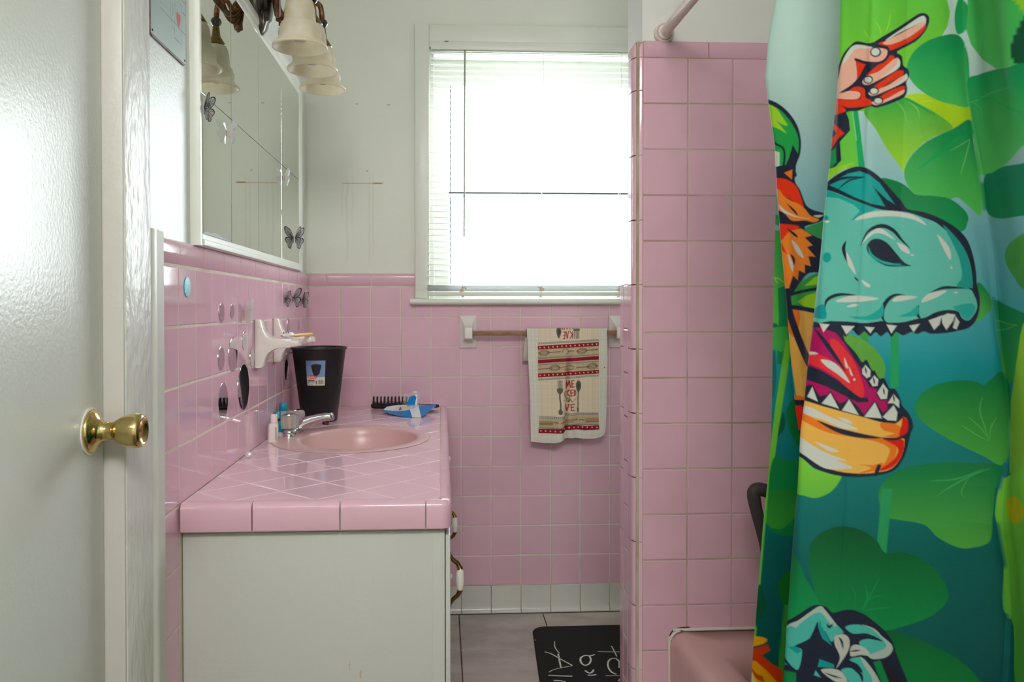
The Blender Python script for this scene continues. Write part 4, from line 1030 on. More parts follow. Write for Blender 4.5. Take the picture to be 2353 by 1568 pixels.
def dots(l, r, n, c, rr):
    for i in range(n):
        t = (i+.5)/n; x = 238+732*t; y = l+(r-l)*t
        tp.append(('f', [(x+rr*math.cos(q), y+rr*math.sin(q)) for q in [k2*math.pi/4 for k2 in range(8)]], c))
dots(363, 318, 14, dot, 9); dots(696, 649, 14, dot, 9); dots(313, 273, 34, (226, 222, 210), 5); dots(745, 694, 34, (226, 222, 210), 5)
for i in range(13):
    t = (i+.5)/13; x = 246+720*t; y = 1357 if x < 535 else (1312 if x > 590 else 1335); tp.append(('f', [(x+9*math.cos(q), y+9*math.sin(q)) for q in [k2*math.pi/4 for k2 in range(8)]], dot))
for i in range(32):
    t = (i+.5)/32; x = 258+700*t; y = 1198 if x < 545 else 1155; tp.append(('f', [(x+6*math.cos(q), y+6*math.sin(q)) for q in [k2*math.pi/3 for k2 in range(6)]], (228, 224, 212)))
def whisk(x, y, L, flip, dy):
    f = -1 if flip else 1; out = []
    for h in (-36, -20, 0, 20, 36):
        out.append(('s', crom([(x, y), (x+f*L*.15, y+h*.9), (x+f*L*.35, y+h*.8+dy*.3), (x+f*L*.52, y+dy*.5)], 5), dgrey, 7))
    out.append(('s', [(x+f*L*.5, y+dy*.5), (x+f*L, y+dy)], dgrey, 11)); return out
tp += whisk(248, 428, 260, False, -18) + whisk(700, 405, 260, False, -22) + whisk(505, 602, 260, True, 18) + whisk(955, 580, 260, True, 22)
tp += [('s', crom([(530, 420), (545, 385), (590, 380), (600, 420), (570, 440)], 4), dgrey, 8), ('s', [(600, 405), (670, 400)], dgrey, 9), ('s', crom([(520, 605), (545, 590), (640, 580), (660, 600), (640, 620), (545, 618)], 4), dgrey, 8)]
tp += [('f', [(255, 1240), (410, 1238), (415, 1290), (255, 1295)], (176, 146, 104)), ('s', [(255, 1275), (412, 1270)], dgrey, 10), ('s', crom([(415, 1258), (440, 1250), (475, 1255), (440, 1268)], 4), dgrey, 8), ('f', [(560, 1215), (650, 1208), (655, 1250), (560, 1262)], (176, 146, 104)), ('s', [(505, 1258), (555, 1250)], dgrey, 10), ('s', [(655, 1225), (705, 1215)], dgrey, 12), ('s', [(735, 1222), (795, 1228)], dgrey, 12), ('f', [(805, 1205), (958, 1198), (960, 1245), (808, 1255)], (176, 146, 104)), ('s', [(806, 1250), (958, 1242)], dgrey, 9)]
# fork and spoon
for x in (478, 492, 506, 519): tp.append(('s', [(x, 755), (x+1, 880)], dgrey, 8))
tp += [('f', crom([(468, 850), (525, 845), (527, 885), (505, 912), (485, 912), (468, 890)], 4, True), dgrey), ('s', [(495, 905), (494, 960), (502, 1030), (500, 1140)], dgrey, 17), ('f', crom([(480, 1110), (500, 1090), (520, 1110), (522, 1145), (500, 1162), (480, 1148)], 4, True), dgrey),
       ('f', crom([(684, 800), (700, 762), (720, 752), (742, 765), (755, 810), (745, 860), (718, 892), (692, 865)], 4, True), dgrey), ('f', crom([(702, 810), (720, 778), (735, 810), (722, 860)], 4, True), (82, 74, 68)), ('s', [(716, 885), (712, 960), (714, 1040), (710, 1125)], dgrey, 15), ('f', crom([(697, 1085), (712, 1070), (726, 1090), (722, 1125), (708, 1135)], 4, True), dgrey),
       ('f', crom([(460, 150), (480, 125), (510, 130), (522, 165), (510, 215), (490, 252), (470, 215)], 4, True), dgrey), ('f', crom([(482, 150), (500, 140), (505, 180), (490, 215)], 4, True), (82, 74, 68))]
for x in (680, 698, 715, 730): tp.append(('s', [(x, 140), (x, 250)], dgrey, 9))
tp.append(('s', [(676, 150), (735, 148)], dgrey, 22))
rl = (172, 44, 54)
def letters(polys, w=11): return [('s', q, rl, w) for q in polys]
tp += letters([[(566, 775), (568, 850)], [(572, 750), (578, 840)], [(580, 838), (588, 758), (602, 820), (618, 756), (628, 836)], [(640, 756), (642, 834)], [(640, 757), (664, 752)], [(641, 792), (658, 790)], [(642, 833), (664, 826)],
               crom([(566, 880), (552, 892), (550, 930), (566, 962)], 4), [(586, 868), (588, 942)], [(614, 866), (590, 905), (620, 940)], [(630, 866), (632, 938)], [(630, 867), (650, 864)], [(631, 900), (648, 898)], [(632, 937), (652, 932)], [(664, 866), (666, 932)], crom([(664, 866), (680, 880), (682, 912), (666, 932)], 4),
               [(566, 1040), (568, 1112)], [(576, 1040), (590, 1116), (610, 1036)], [(628, 1036), (632, 1112)], [(628, 1037), (664, 1032)], [(630, 1074), (658, 1070)], [(632, 1112), (668, 1106)],
               [(560, 172), (545, 174)], [(566, 172), (562, 255)], [(562, 253), (542, 255)], [(564, 214), (546, 216)], [(606, 168), (592, 252), (578, 170)], [(660, 165), (656, 248)], [(626, 250), (654, 205), (624, 165)],
               [(512, 122), (540, 142)], [(550, 125), (560, 142)], [(580, 122), (590, 140)], [(615, 125), (625, 142)], [(650, 122), (662, 140)]])
tp += [('s', crom([(578, 1005), (590, 960), (592, 1000), (606, 1008)], 4), dgrey, 8), ('s', crom([(606, 1008), (616, 955), (612, 1005), (628, 975), (634, 1005), (646, 1000)], 4), dgrey, 8), ('s', [(575, 975), (602, 970)], dgrey, 7), ('s', [(540, 985), (556, 1000)], grey, 7), ('s', [(660, 990), (682, 965)], grey, 7),
       ('f', [(1026, 592), (1038, 590), (1040, 604), (1030, 606)], (90, 70, 56))]
pxx, pyy = XC.ravel(), YC.ravel()
colf = np.tile(lin(cream), (NS*NT, 1)); colf = paint(pxx, pyy, tp, colf, 5.0)
# woven slub: faint vertical and horizontal threads in the printed field
wv = (.94+.12*rng.random(NS))[None, :, None]*(.95+.10*rng.random(NT))[:, None, None]
colf = colf.reshape(NT, NS, 3)*wv
colb = np.tile(colf[0][None], (len(back), 1, 1))
towel = grid_obj('towel_cloth', Pt, np.concatenate([colb, colf], 0), painted('printed_cotton', .9, .08, .0006, 900), tw)
so = towel.modifiers.new('thickness', 'SOLIDIFY'); so.thickness = .0022; so.offset = -1

# ---------------------------------------------------------------- tub, shower rod, bath seat
tub = root('bathtub', (1.41, -1.83, .005), 'pink enamelled bathtub set against the tiled partition', 'bathtub')
def rrect(x0, x1, y0, y1, r, z, n=6):
    out = []
    for cx, cy, a0 in ((x1-r, y1-r, 0), (x0+r, y1-r, 90), (x0+r, y0+r, 180), (x1-r, y0+r, 270)):
        for i in range(n+1):
            t = math.radians(a0+90*i/n); out.append((cx+r*math.cos(t), cy+r*math.sin(t), z))
    return out
X0, X1, Y0, Y1 = 1.0265, 1.798, -2.612, -1.0675
rs = [rrect(X0, X1, Y0, Y1, .004, .005), rrect(X0, X1, Y0, Y1, .004, .308), rrect(X0+.004, X1-.004, Y0+.002, Y1-.0006, .006, .326), rrect(X0+.013, X1-.013, Y0+.004, Y1-.0012, .012, .338), rrect(X0+.027, X1-.027, Y0+.01, Y1-.002, .02, .3435),
      rrect(X0+.075, X1-.06, Y0+.09, Y1-.085, .07, .3440), rrect(X0+.092, X1-.075, Y0+.105, Y1-.105, .085, .3385), rrect(X0+.108, X1-.09, Y0+.125, Y1-.125, .10, .318), rrect(X0+.125, X1-.105, Y0+.16, Y1-.14, .11, .24), rrect(X0+.15, X1-.13, Y0+.24, Y1-.165, .12, .10), rrect(X0+.20, X1-.18, Y0+.30, Y1-.21, .10, .07)]
MB().rings(rs).obj('tub_shell', m_tub, tub, smooth=True, ang=60)
cp = [(1.0255, -1.0685, .008), (1.0255, -1.0685, .305), (1.0275, -1.0685, .324), (1.036, -1.0685, .338), (1.052, -1.0685, .3455), (1.10, -1.0685, .3475), (1.78, -1.0685, .348)]
MB().tube(crom(cp, 5), .0040, 8).obj('caulk_bead', m_caulk, tub)
MB().tube(crom([(1.0235, -1.0672, .285), (1.0255, -1.0672, .326), (1.034, -1.0672, .3445), (1.050, -1.0672, .351), (1.075, -1.0672, .3522)], 4), .0016, 6).obj('mildew_line', m_mold, tub)

rod = root('shower_rod', (1.012, -1.85, 1.78), 'worn white shower curtain rod fixed to the partition above the tile', 'rod')
MB().tube([(1.012, -1.066, 1.7795), (1.012, -2.62, 1.7795)], .0128, 20).obj('rod_tube', m_rod, rod)
MB().lathe([(.0235, 0), (.0245, .003), (.0235, .012), (.0205, .015), (.0185, .013), (.0165, .006), (.0130, .005)], (1.0118, -1.0557, 1.7793), (0, -1, 0), 32).obj('flange', m_rod, rod, smooth=True, ang=50)
MB().lathe([(.0175, .004), (.0175, .018), (.0160, .020), (.0130, .020)], (1.0118, -1.0557, 1.7793), (0, -1, 0), 28).obj('collar', m_rod, rod, smooth=True, ang=50)
MB().lathe([(.0235, 0), (.0235, .012), (.0130, .015)], (1.012, -2.62, 1.7795), (0, 1, 0), 28).obj('flange', m_rod, rod, smooth=True, ang=50)

seat = root('shower_chair', (1.26, -1.27, .0735), 'dark grey padded armrest of a shower chair in the tub behind the curtain', 'chair')
def sq(x, y): return tuple(on(1, -1.27, 1400+x*.5027, 780+y*.5026))
arm = crom([sq(735, 1100), sq(712, 950), sq(692, 860), sq(672, 780), sq(660, 715), sq(668, 690), sq(690, 686), sq(740, 700), sq(800, 712), sq(860, 718)], 5)
MB().tube(arm, [.0105+.004*min(1, i/20) for i in range(len(arm))], 12).obj('armrest', m_dkgray, seat)
e1 = sq(735, 1100)
MB().tube([e1, (e1[0]+.03, -1.27, .42), (e1[0]+.035, -1.27, .0735)], .0115, 12).obj('leg', m_dkgray, seat)
e2 = sq(860, 718)
MB().tube([e2, (e2[0]+.01, -1.27, .5), (e2[0]+.012, -1.27, .0735)], .0115, 12).obj('leg', m_dkgray, seat)

# ---------------------------------------------------------------- bath mat
bm_ = root('bath_mat', (1.05, -.55, .0055), 'black rubber-backed bath mat with white handwritten lettering on the floor', 'mat')
MX0, MY1, MW, MH, MR = .792, -.166, .46, .78, .045
rot = .055
def mp(u, v): return (MX0+u*math.cos(rot)+0*v-v*math.sin(rot)*1.0, MY1+u*0.0-v*math.cos(rot))
out = []
for cx, cy, a0 in ((MW-MR, MR, -90), (MW-MR, MH-MR, 0), (MR, MH-MR, 90), (MR, MR, 180)):
    for i in range(9):
        t = math.radians(a0+90*i/8); out.append((cx+MR*math.cos(t), cy+MR*math.sin(t)))
mbm = MB(); rs = []
for ins, z in ((0, .0057), (0, .0105), (.0012, .0122), (.004, .0128)):
    rs.append([(*mp(u+(MW/2-u)*ins/(MW/2), v+(MH/2-v)*ins/(MH/2)), z) for u, v in out])
mbm.rings(rs).obj('mat_body', mat('black_mat_fabric', (17, 17, 18), .85, col2=(60, 50, 42), mixscale=90, lo=.66, hi=.8, bump=.0006, bscale=300), bm_, smooth=True, ang=40)
ck = (206, 202, 194)
def fl_(x, y): return tuple(on(2, .0131, 960+x*.26655, 1150+y*.26658))
def stroke(pts, w):
    P_ = [np.array(fl_(*q)) for q in crom(pts, 5)] if len(pts) > 2 else [np.array(fl_(*q)) for q in pts]
    n = len(P_); Lf, Rg = [], []
    for i in range(n):
        d = P_[min(i+1, n-1)]-P_[max(i-1, 0)]; d = d/np.linalg.norm(d); q = np.array([-d[1], d[0], 0])*w/2
        Lf.append(P_[i]+q); Rg.append(P_[i]-q)
    mb = MB(); mb.add([(v[0], v[1], .0130) for v in Lf+Rg]+[(v[0], v[1], .0134) for v in Lf+Rg], [])
    for i in range(n-1):
        mb.f.append([2*n+i, 2*n+i+1, 3*n+i+1, 3*n+i]); mb.f.append([i, n+i, n+i+1, i+1])
        mb.f.append([i, i+1, 2*n+i+1, 2*n+i]); mb.f.append([n+i, 3*n+i, 3*n+i+1, n+i+1]); mb.sm += [False]*4
    mb.obj('lettering', mat('white_mat_print', ck, .8), bm_)
for w, pts in ((.0035, [(1180, 1218), (1180, 1260), (1197, 1292), (1222, 1320)]), (.0045, [(1095, 1308), (1150, 1325), (1230, 1370), (1332, 1425)]), (.0055, [(1210, 1325), (1222, 1385), (1235, 1450)]), (.003, [(1332, 1428), (1240, 1445), (1170, 1462), (1130, 1483)]),
               (.005, [(1125, 1510), (1220, 1515), (1332, 1518)]), (.005, [(1170, 1556), (1220, 1556), (1275, 1566)]), (.006, [(1525, 1330), (1490, 1342), (1440, 1340), (1405, 1362), (1408, 1400), (1440, 1424), (1478, 1410), (1492, 1375), (1480, 1345)]),
               (.006, [(1442, 1470), (1475, 1490), (1500, 1485), (1516, 1462)]), (.006, [(1465, 1508), (1500, 1510), (1538, 1504)]), (.004, [(1670, 1258), (1692, 1300), (1716, 1348)]), (.003, [(1550, 1306), (1650, 1308), (1790, 1308)]),
               (.0055, [(1735, 1446), (1736, 1395), (1705, 1365), (1662, 1370), (1640, 1400), (1642, 1440), (1668, 1480), (1712, 1502)]), (.003, [(1620, 1513), (1700, 1514), (1790, 1512)]), (.004, [(1790, 1510), (1755, 1530), (1728, 1560)])):
    stroke(pts, w)
q = fl_(1015, 1206)
MB().lathe([(.0028, 0), (.002, .0006)], (q[0], q[1], .0128), (0, 0, 1), 10).obj('white_spot', mat('white_mat_print', ck, .8), bm_)

# ---------------------------------------------------------------- printed shower curtain
def c1(*q): return [(1720+x*.26902, y*.26902) for x, y in q]
def c2(*q): return [(1720+x*.26902, 380+y*.26902) for x, y in q]
def c3(*q): return [(1720+x*.26902, 760+y*.26902) for x, y in q]
def c4(*q): return [(1720+x*.27296, 1140+y*.27296) for x, y in q]
NAVY = (30, 36, 54); WHT = (212, 214, 206); SKIN = (232, 180, 162); REDC = (222, 72, 42); TAN = (236, 184, 104); ORG = (232, 128, 68)
TEAL = (112, 190, 176); DTEAL = (40, 158, 150); MAG = (176, 28, 98); LIME = (150, 205, 70)
def fs(pts, c, c_2=None): return ('f', [tuple(v) for v in crom(pts, 5, True)], c, c_2)      # smooth outline
def fp(pts, c, c_2=None): return ('f', pts, c, c_2)                                         # straight outline
def st(pts, w, c=NAVY, tap=1): return ('s', [tuple(v) for v in crom(pts, 5)], c, w, tap)
def el(cx, cy, rx, ry): return [(cx+rx*math.cos(2*math.pi*i/16), cy+ry*math.sin(2*math.pi*i/16)) for i in range(16)]
K = .269
ART_B = [
 fp(c1((700, -1200), (1690, -1200), (1690, -20), (1722, 100), (1702, 220), (1650, 310), (1560, 420), (1400, 560), (1340, 640), (1250, 800), (1000, 950), (640, 950), (640, 400)), (56, 176, 84), (132, 204, 72)),
 fs(c1((1800, -30), (1760, 130), (1785, 290), (1880, 230), (1895, 100), (1840, 0)), (0, 144, 78), (40, 160, 90)),
 fp(c1((1850, -1200), (2900, -1200), (2900, 480), (2400, 520), (2300, 550), (2120, 590), (2000, 510), (1900, 380), (1858, 250), (1872, 100)), (36, 152, 80), (88, 190, 100)),
 fs(c1((2380, 120), (2290, 260), (2240, 400), (2255, 510), (2330, 570), (2500, 560), (2500, 100)), (0, 78, 54)),
 fs(c1((2260, -40), (2310, 50), (2370, 110), (2560, 130), (2560, -60)), (150, 200, 66)),
 fs(c1((1300, 830), (1500, 800), (1880, 890), (1900, 1030), (1740, 1100), (1600, 1000), (1400, 870)), (178, 214, 72)),
 fs(c1((1790, 300), (1620, 315), (1480, 380), (1385, 480), (1352, 590), (1390, 690), (1480, 780), (1600, 850), (1730, 890), (1890, 905), (1890, 700), (1870, 450)), (0, 136, 80), (84, 186, 100)),
 fp(c1((650, 940), (890, 940), (940, 1430), (760, 1440), (640, 1490), (640, 1300)), (96, 186, 78), (116, 196, 78)),
 fp(c1((890, 940), (935, 940), (995, 1440), (940, 1440)), (44, 162, 96)),
 fp(c1((885, 960), (893, 960), (925, 1200), (918, 1200)), (150, 205, 150)),
 fs(c1((985, 940), (1180, 860), (1330, 830), (1480, 900), (1620, 980), (1745, 1098), (1560, 1180), (1420, 1290), (1345, 1400), (1335, 1475), (1270, 1390), (1180, 1270), (1090, 1110)), (56, 162, 76), (166, 212, 74)),
 fs(c1((1870, 690), (1960, 640), (2080, 600), (2200, 575), (2400, 540), (2560, 700), (2540, 1100), (2340, 1250), (2200, 1400), (2080, 1490), (2010, 1500), (1950, 1430), (1945, 1250), (1890, 950)), (0, 140, 84), (104, 198, 110)),
 fs(c2((2180, 10), (2090, 60), (2020, 90), (2000, 250), (2030, 380), (2080, 440), (2180, 455), (2353, 430), (2560, 430), (2560, -100), (2353, -20)), (0, 124, 104), (0, 132, 84)),
 fs(c1((1890, 1025), (1740, 1105), (1530, 1205), (1400, 1320), (1335, 1440), (1340, 1540), (1400, 1640), (1500, 1690), (1690, 1710), (1790, 1690), (1900, 1780), (1985, 1830), (1965, 1500), (1920, 1200)), (0, 134, 82), (96, 190, 92)),
 st(c1((1440, 1450), (1560, 1360), (1720, 1240), (1820, 1150)), 26*K, (20, 160, 92)), st(c1((1810, 1490), (1850, 1360), (1890, 1200)), 7*K, (140, 205, 120)), st(c1((1720, 1290), (1810, 1240), (1890, 1190)), 6*K, (120, 200, 120)),
 st(c1((1870, 880), (1960, 850), (2080, 790), (2230, 745)), 12*K, (80, 190, 120)), st(c1((1880, 860), (2050, 840), (2200, 910), (2340, 970)), 14*K, (20, 160, 96)), st(c1((1900, 870), (1980, 920), (2000, 1000)), 8*K, (80, 190, 120)),
 st(c1((1080, 180), (1120, 240), (1135, 310)), 10*K, (150, 214, 80)), st(c1((1212, 120), (1200, 200), (1165, 290)), 12*K, (150, 214, 80)), st(c1((985, 255), (1020, 310), (1040, 360)), 9*K, (150, 214, 80)),
 st(c1((1260, 870), (1320, 930), (1350, 1040)), 9*K, (120, 200, 90)), st(c1((1370, 870), (1440, 930), (1460, 1010)), 9*K, (140, 206, 90)), st(c1((1310, 830), (1430, 890), (1600, 990)), 12*K, (30, 150, 84)), st(c1((1360, 790), (1440, 775)), 7*K, (190, 226, 90)), st(c1((1470, 870), (1560, 860)), 7*K, (200, 228, 96)),
 fs(c2((1130, 120), (1250, 130), (1350, 180), (1430, 250), (1560, 260), (1700, 280), (1800, 340), (1870, 420), (1870, 490), (1810, 570), (1500, 600), (1250, 300)), (0, 116, 68), (0, 150, 84)),
 fs(c2((2400, 560), (2250, 650), (2190, 750), (2200, 840), (2270, 960), (2353, 1060), (2560, 1120), (2560, 560)), (84, 160, 76), (76, 146, 72)),
 fs(c2((1950, 1010), (2040, 1080), (2078, 1180), (2050, 1260), (1960, 1330), (1880, 1290)), (20, 130, 74), (96, 176, 90)),
 fp(c2((2078, 1125), (2200, 1195), (2353, 1265), (2560, 1330), (2560, 1700), (2270, 1830), (2180, 1890), (2140, 1600)), (0, 120, 78), (70, 160, 70)),
 st(c2((2120, 1320), (2200, 1350), (2300, 1370)), 7*K, (110, 190, 80)), st(c2((2110, 1410), (2200, 1400), (2290, 1360)), 6*K, (110, 190, 80)),
 fp(c3((1215, 20), (1283, 20), (1283, 480), (1208, 500)), (52, 158, 98)), fp(c3((950, 10), (1028, 10), (1022, 110), (960, 110)), (70, 156, 80)),
 fs(c3((790, 30), (890, 40), (1000, 90), (1100, 180), (1160, 280), (1166, 370), (1130, 430), (1000, 320), (850, 150)), (106, 166, 76), (96, 160, 76)),
 fs(c3((1440, 600), (1500, 520), (1640, 450), (1830, 425), (1950, 440), (2010, 465), (2090, 400), (2165, 355), (2230, 500), (2220, 900), (2172, 1145), (2000, 1070), (1750, 950), (1550, 830), (1460, 750), (1425, 670)), (0, 116, 66), (84, 166, 72)),
 st(c3((2000, 570), (1975, 680), (2020, 830), (2050, 930)), 9*K, (100, 180, 90)), st(c3((1880, 740), (1980, 830), (2040, 910)), 6*K, (110, 186, 90)), st(c3((2120, 740), (2070, 830), (2060, 920)), 6*K, (110, 186, 90)), st(c3((1820, 810), (1930, 880), (2040, 940)), 6*K, (110, 186, 90)),
 fp(c3((2345, -60), (2320, 50), (2270, 400), (2240, 600), (2228, 1215), (2353, 1260), (2560, 1300), (2560, -60)), (158, 206, 84), (134, 188, 80)),
 fs(c3((1250, 1215), (1450, 1150), (1700, 1125), (1950, 1132), (2165, 1165), (2110, 1350), (2085, 1600), (2060, 1800), (1900, 1858), (1780, 1850), (1620, 1770), (1500, 1660), (1300, 1620), (1160, 1590), (1120, 1480), (1110, 1400), (1150, 1300)), (0, 116, 68), (92, 170, 80)),
 st(c3((1560, 1285), (1730, 1275), (1850, 1245), (2010, 1180)), 9*K, (80, 170, 90)), st(c3((1600, 1420), (1700, 1350), (1900, 1240), (2060, 1180)), 10*K, (80, 170, 90)), st(c3((1840, 1430), (1820, 1370), (1880, 1260)), 7*K, (90, 176, 90)),
 fp(c4((1122, -60), (1212, -60), (1160, 490), (1080, 410)), (56, 150, 96)),
 fs(c3((420, 1050), (560, 1180), (775, 1230), (775, 1290), (700, 1380), (580, 1430), (480, 1412), (400, 1360)), (136, 206, 84), (112, 184, 78)),
 fs(c4((590, 915), (530, 700), (510, 500), (540, 380), (650, 290), (790, 255), (950, 290), (1080, 380), (1150, 482), (1290, 475), (1440, 520), (1560, 610), (1650, 730), (1682, 850), (1620, 950), (1500, 1030), (1300, 1100), (1130, 1130), (980, 1010), (850, 990), (700, 1000)), (0, 82, 46), (0, 134, 72)),
 fs(c4((372, 490), (480, 690), (560, 830), (600, 930), (500, 970), (380, 1040), (300, 1060), (330, 800)), (0, 112, 64), (10, 142, 82)),
 fs(c4((1140, 1140), (1400, 1200), (1650, 1310), (1820, 1420), (1950, 1568), (2000, 1750), (1340, 1750), (1200, 1300)), (0, 96, 52), (0, 132, 66)),
 st(c4((970, 960), (1000, 850), (980, 740)), 9*K, (30, 150, 90)), st(c4((940, 970), (1020, 850), (1100, 690)), 12*K, (20, 140, 82)), st(c4((980, 970), (1080, 950), (1190, 940)), 8*K, (30, 150, 90)), st(c4((1000, 880), (1060, 850), (1120, 835)), 7*K, (30, 150, 90)), st(c4((850, 740), (895, 820), (895, 950)), 8*K, (20, 140, 82)),
 fp(c4((240, 1440), (420, 1480), (420, 2200), (240, 2200)), (0, 124, 70)),
 fp(c4((2150, 1030), (2235, 1080), (2275, 2200), (2150, 2200)), (0, 104, 100)),
 fs(c4((2600, -260), (2260, -205), (2120, -90), (2078, 100), (2085, 210), (2150, 420), (2162, 500), (2146, 650), (2146, 950), (2230, 1100), (2270, 1700), (2600, 1800)), (134, 204, 84), (84, 168, 72)),
 fs(c4((2170, 60), (2210, 5), (2270, 20), (2310, 110), (2300, 200), (2250, 240), (2190, 190)), (190, 184, 60)),
] + [q for dx_ in (0, 520) for q in (
 fs([(2440+dx_, 60), (2520+dx_, 10), (2620+dx_, 40), (2640+dx_, 150), (2560+dx_, 230), (2460+dx_, 180)], (40, 160, 84), (110, 196, 90)),
 fs([(2430+dx_, 420), (2520+dx_, 380), (2640+dx_, 430), (2650+dx_, 560), (2540+dx_, 640), (2440+dx_, 560)], (0, 130, 80), (90, 180, 90)),
 fs([(2460+dx_, 780), (2560+dx_, 740), (2660+dx_, 800), (2640+dx_, 930), (2520+dx_, 980), (2440+dx_, 890)], (0, 116, 70), (80, 166, 76)),
 fs([(2430+dx_, 1160), (2540+dx_, 1100), (2650+dx_, 1180), (2630+dx_, 1320), (2500+dx_, 1370), (2420+dx_, 1270)], (0, 104, 60), (70, 150, 70)))] + [
 # pointing hand
 fp([tuple(v) for v in crom(c1((700, 760), (770, 560), (810, 460), (870, 390), (930, 352), (1040, 370), (1150, 310), (1300, 220), (1440, 125), (1500, 112), (1540, 140), (1540, 200), (1500, 280), (1420, 360), (1270, 440), (1310, 480), (1322, 560), (1362, 590), (1372, 650), (1347, 710), (1356, 760), (1330, 830), (1200, 890), (1090, 920), (1040, 910), (940, 945), (850, 955), (690, 1010)), 3, True)], NAVY),
 fs(c1((690, 760), (760, 690), (790, 560), (830, 470), (900, 405), (1040, 408), (1190, 422), (1175, 490), (1120, 530), (1000, 525), (920, 508), (930, 620), (910, 700), (790, 790), (870, 775), (950, 790), (940, 840), (850, 850), (690, 830)), SKIN),
 fs(c1((800, 560), (830, 470), (905, 385), (1050, 400), (1020, 415), (920, 420), (850, 500)), WHT),
 fp(c1((920, 515), (1000, 550), (930, 685)), REDC),
 fs(c1((700, 850), (770, 845), (850, 855), (950, 845), (952, 785), (865, 772), (920, 740), (990, 760), (1000, 830), (1045, 860), (1040, 900), (940, 915), (850, 920), (790, 900), (830, 950), (690, 1010)), REDC),
 fs(c1((1110, 375), (1160, 355), (1240, 375), (1380, 310), (1510, 215), (1490, 270), (1400, 345), (1215, 430), (1190, 395)), REDC),
 fs(c1((1150, 365), (1300, 285), (1480, 190), (1508, 212), (1380, 312), (1225, 378)), SKIN), fs(c1((1180, 335), (1330, 232), (1470, 140), (1512, 150), (1512, 192), (1470, 196), (1300, 275), (1200, 335)), WHT),
 fs(c1((1005, 645), (1100, 560), (1200, 480), (1243, 482), (1230, 535), (1100, 615)), REDC), fs(c1((972, 700), (1010, 650), (1120, 605), (1250, 500), (1292, 515), (1285, 575), (1190, 640), (1060, 710), (1000, 726)), SKIN), fs(c1((1130, 668), (1240, 580), (1278, 505), (1294, 545), (1265, 595)), WHT),
 fs(c1((1070, 745), (1170, 670), (1270, 605), (1322, 607), (1310, 645), (1170, 725), (1130, 755)), REDC), fs(c1((1028, 790), (1100, 765), (1200, 722), (1320, 645), (1356, 652), (1340, 692), (1200, 765), (1080, 815), (1035, 812)), SKIN), fs(c1((1180, 765), (1300, 690), (1345, 630), (1356, 665), (1300, 715)), WHT),
 fs(c1((1120, 832), (1220, 770), (1320, 735), (1327, 762), (1200, 832), (1150, 862)), REDC), fs(c1((1058, 870), (1160, 852), (1320, 768), (1327, 792), (1290, 820), (1120, 892), (1065, 892)), SKIN),
 fp(c1(*el(1022, 680, 42, 36)), NAVY), fp(c1(*el(1022, 682, 31, 25)), WHT), fp(c1(*el(1072, 776, 42, 34)), NAVY), fp(c1(*el(1072, 778, 31, 24)), WHT), fp(c1(*el(1110, 860, 42, 32)), NAVY), fp(c1(*el(1108, 862, 32, 23)), WHT), fp(c1(*el(1085, 446, 48, 42)), NAVY), fp(c1(*el(1084, 444, 36, 32)), WHT),
 st(c1((775, 795), (880, 740), (970, 640)), 22*K), st(c1((915, 508), (1000, 535), (1120, 537), (1185, 490), (1195, 425), (1150, 400)), 22*K, NAVY, 0),
 # sleeve
 fp(c1((680, 1000), (830, 955), (858, 1020), (867, 1115), (780, 1212), (792, 1370), (680, 1490), (640, 1490)), NAVY), fp(c1((680, 1010), (735, 1005), (725, 1050), (818, 1138), (760, 1190), (700, 1285), (650, 1300), (650, 1230), (758, 1140), (700, 1080)), REDC), fp(c1((650, 1340), (745, 1260), (752, 1390), (650, 1480)), (0, 146, 84)),
 fs(c2((640, 60), (720, 20), (900, -20), (820, 30), (720, 95), (640, 150)), LIME),
 # dinosaur head
 fp([tuple(v) for v in crom(c2((600, 180), (660, 150), (740, 90), (850, 30), (950, 10), (1040, 40), (1130, 110), (1220, 210), (1310, 310), (1360, 375), (1500, 400), (1650, 460), (1780, 540), (1870, 640), (1920, 780), (1945, 920), (1950, 1010), (1975, 1130), (1970, 1240), (1940, 1330), (1880, 1390), (1800, 1412), (1700, 1432), (1560, 1440), (1500, 1420), (1440, 1442), (1390, 1425), (1320, 1455), (1260, 1425), (1220, 1467), (1185, 1425), (1130, 1462), (1085, 1425), (1040, 1462), (990, 1420), (940, 1457), (880, 1405), (830, 1467), (790, 1415), (740, 1380), (690, 1405), (645, 1442), (600, 1390), (480, 1400), (480, 600)), 3, True)], NAVY),
 fp([tuple(v) for v in crom(c2((560, 215), (655, 210), (760, 240), (900, 300), (1100, 372), (1250, 392), (1370, 405), (1500, 450), (1600, 490), (1700, 570), (1800, 660), (1870, 780), (1902, 900), (1912, 1050), (1945, 1150), (1950, 1230), (1900, 1310), (1860, 1326), (1820, 1300), (1790, 1250), (1700, 1236), (1600, 1256), (1510, 1300), (1440, 1312), (1320, 1340), (1200, 1346), (1150, 1330), (1000, 1348), (850, 1336), (700, 1330), (480, 1310), (480, 700)), 4, True)], TEAL),
 fs(c2((1665, 510), (1800, 650), (1880, 800), (1912, 1040), (1780, 1035), (1822, 950), (1800, 800), (1735, 650)), (50, 152, 142)),
 fp(c2((560, 205), (655, 205), (900, 298), (1095, 372), (940, 450), (875, 472), (950, 390), (900, 340), (770, 280), (560, 262)), (44, 160, 150)),
 fs(c2((910, 468), (1000, 410), (1150, 390), (1300, 398), (1440, 440), (1518, 512), (1400, 462), (1250, 437), (1080, 442)), WHT),
 fp(c2((685, 168), (760, 120), (850, 70), (950, 50), (1030, 80), (1120, 150), (1252, 335), (1180, 290), (1062, 183), (1120, 270), (1167, 352), (1040, 326), (900, 270), (765, 202)), (36, 156, 150)),
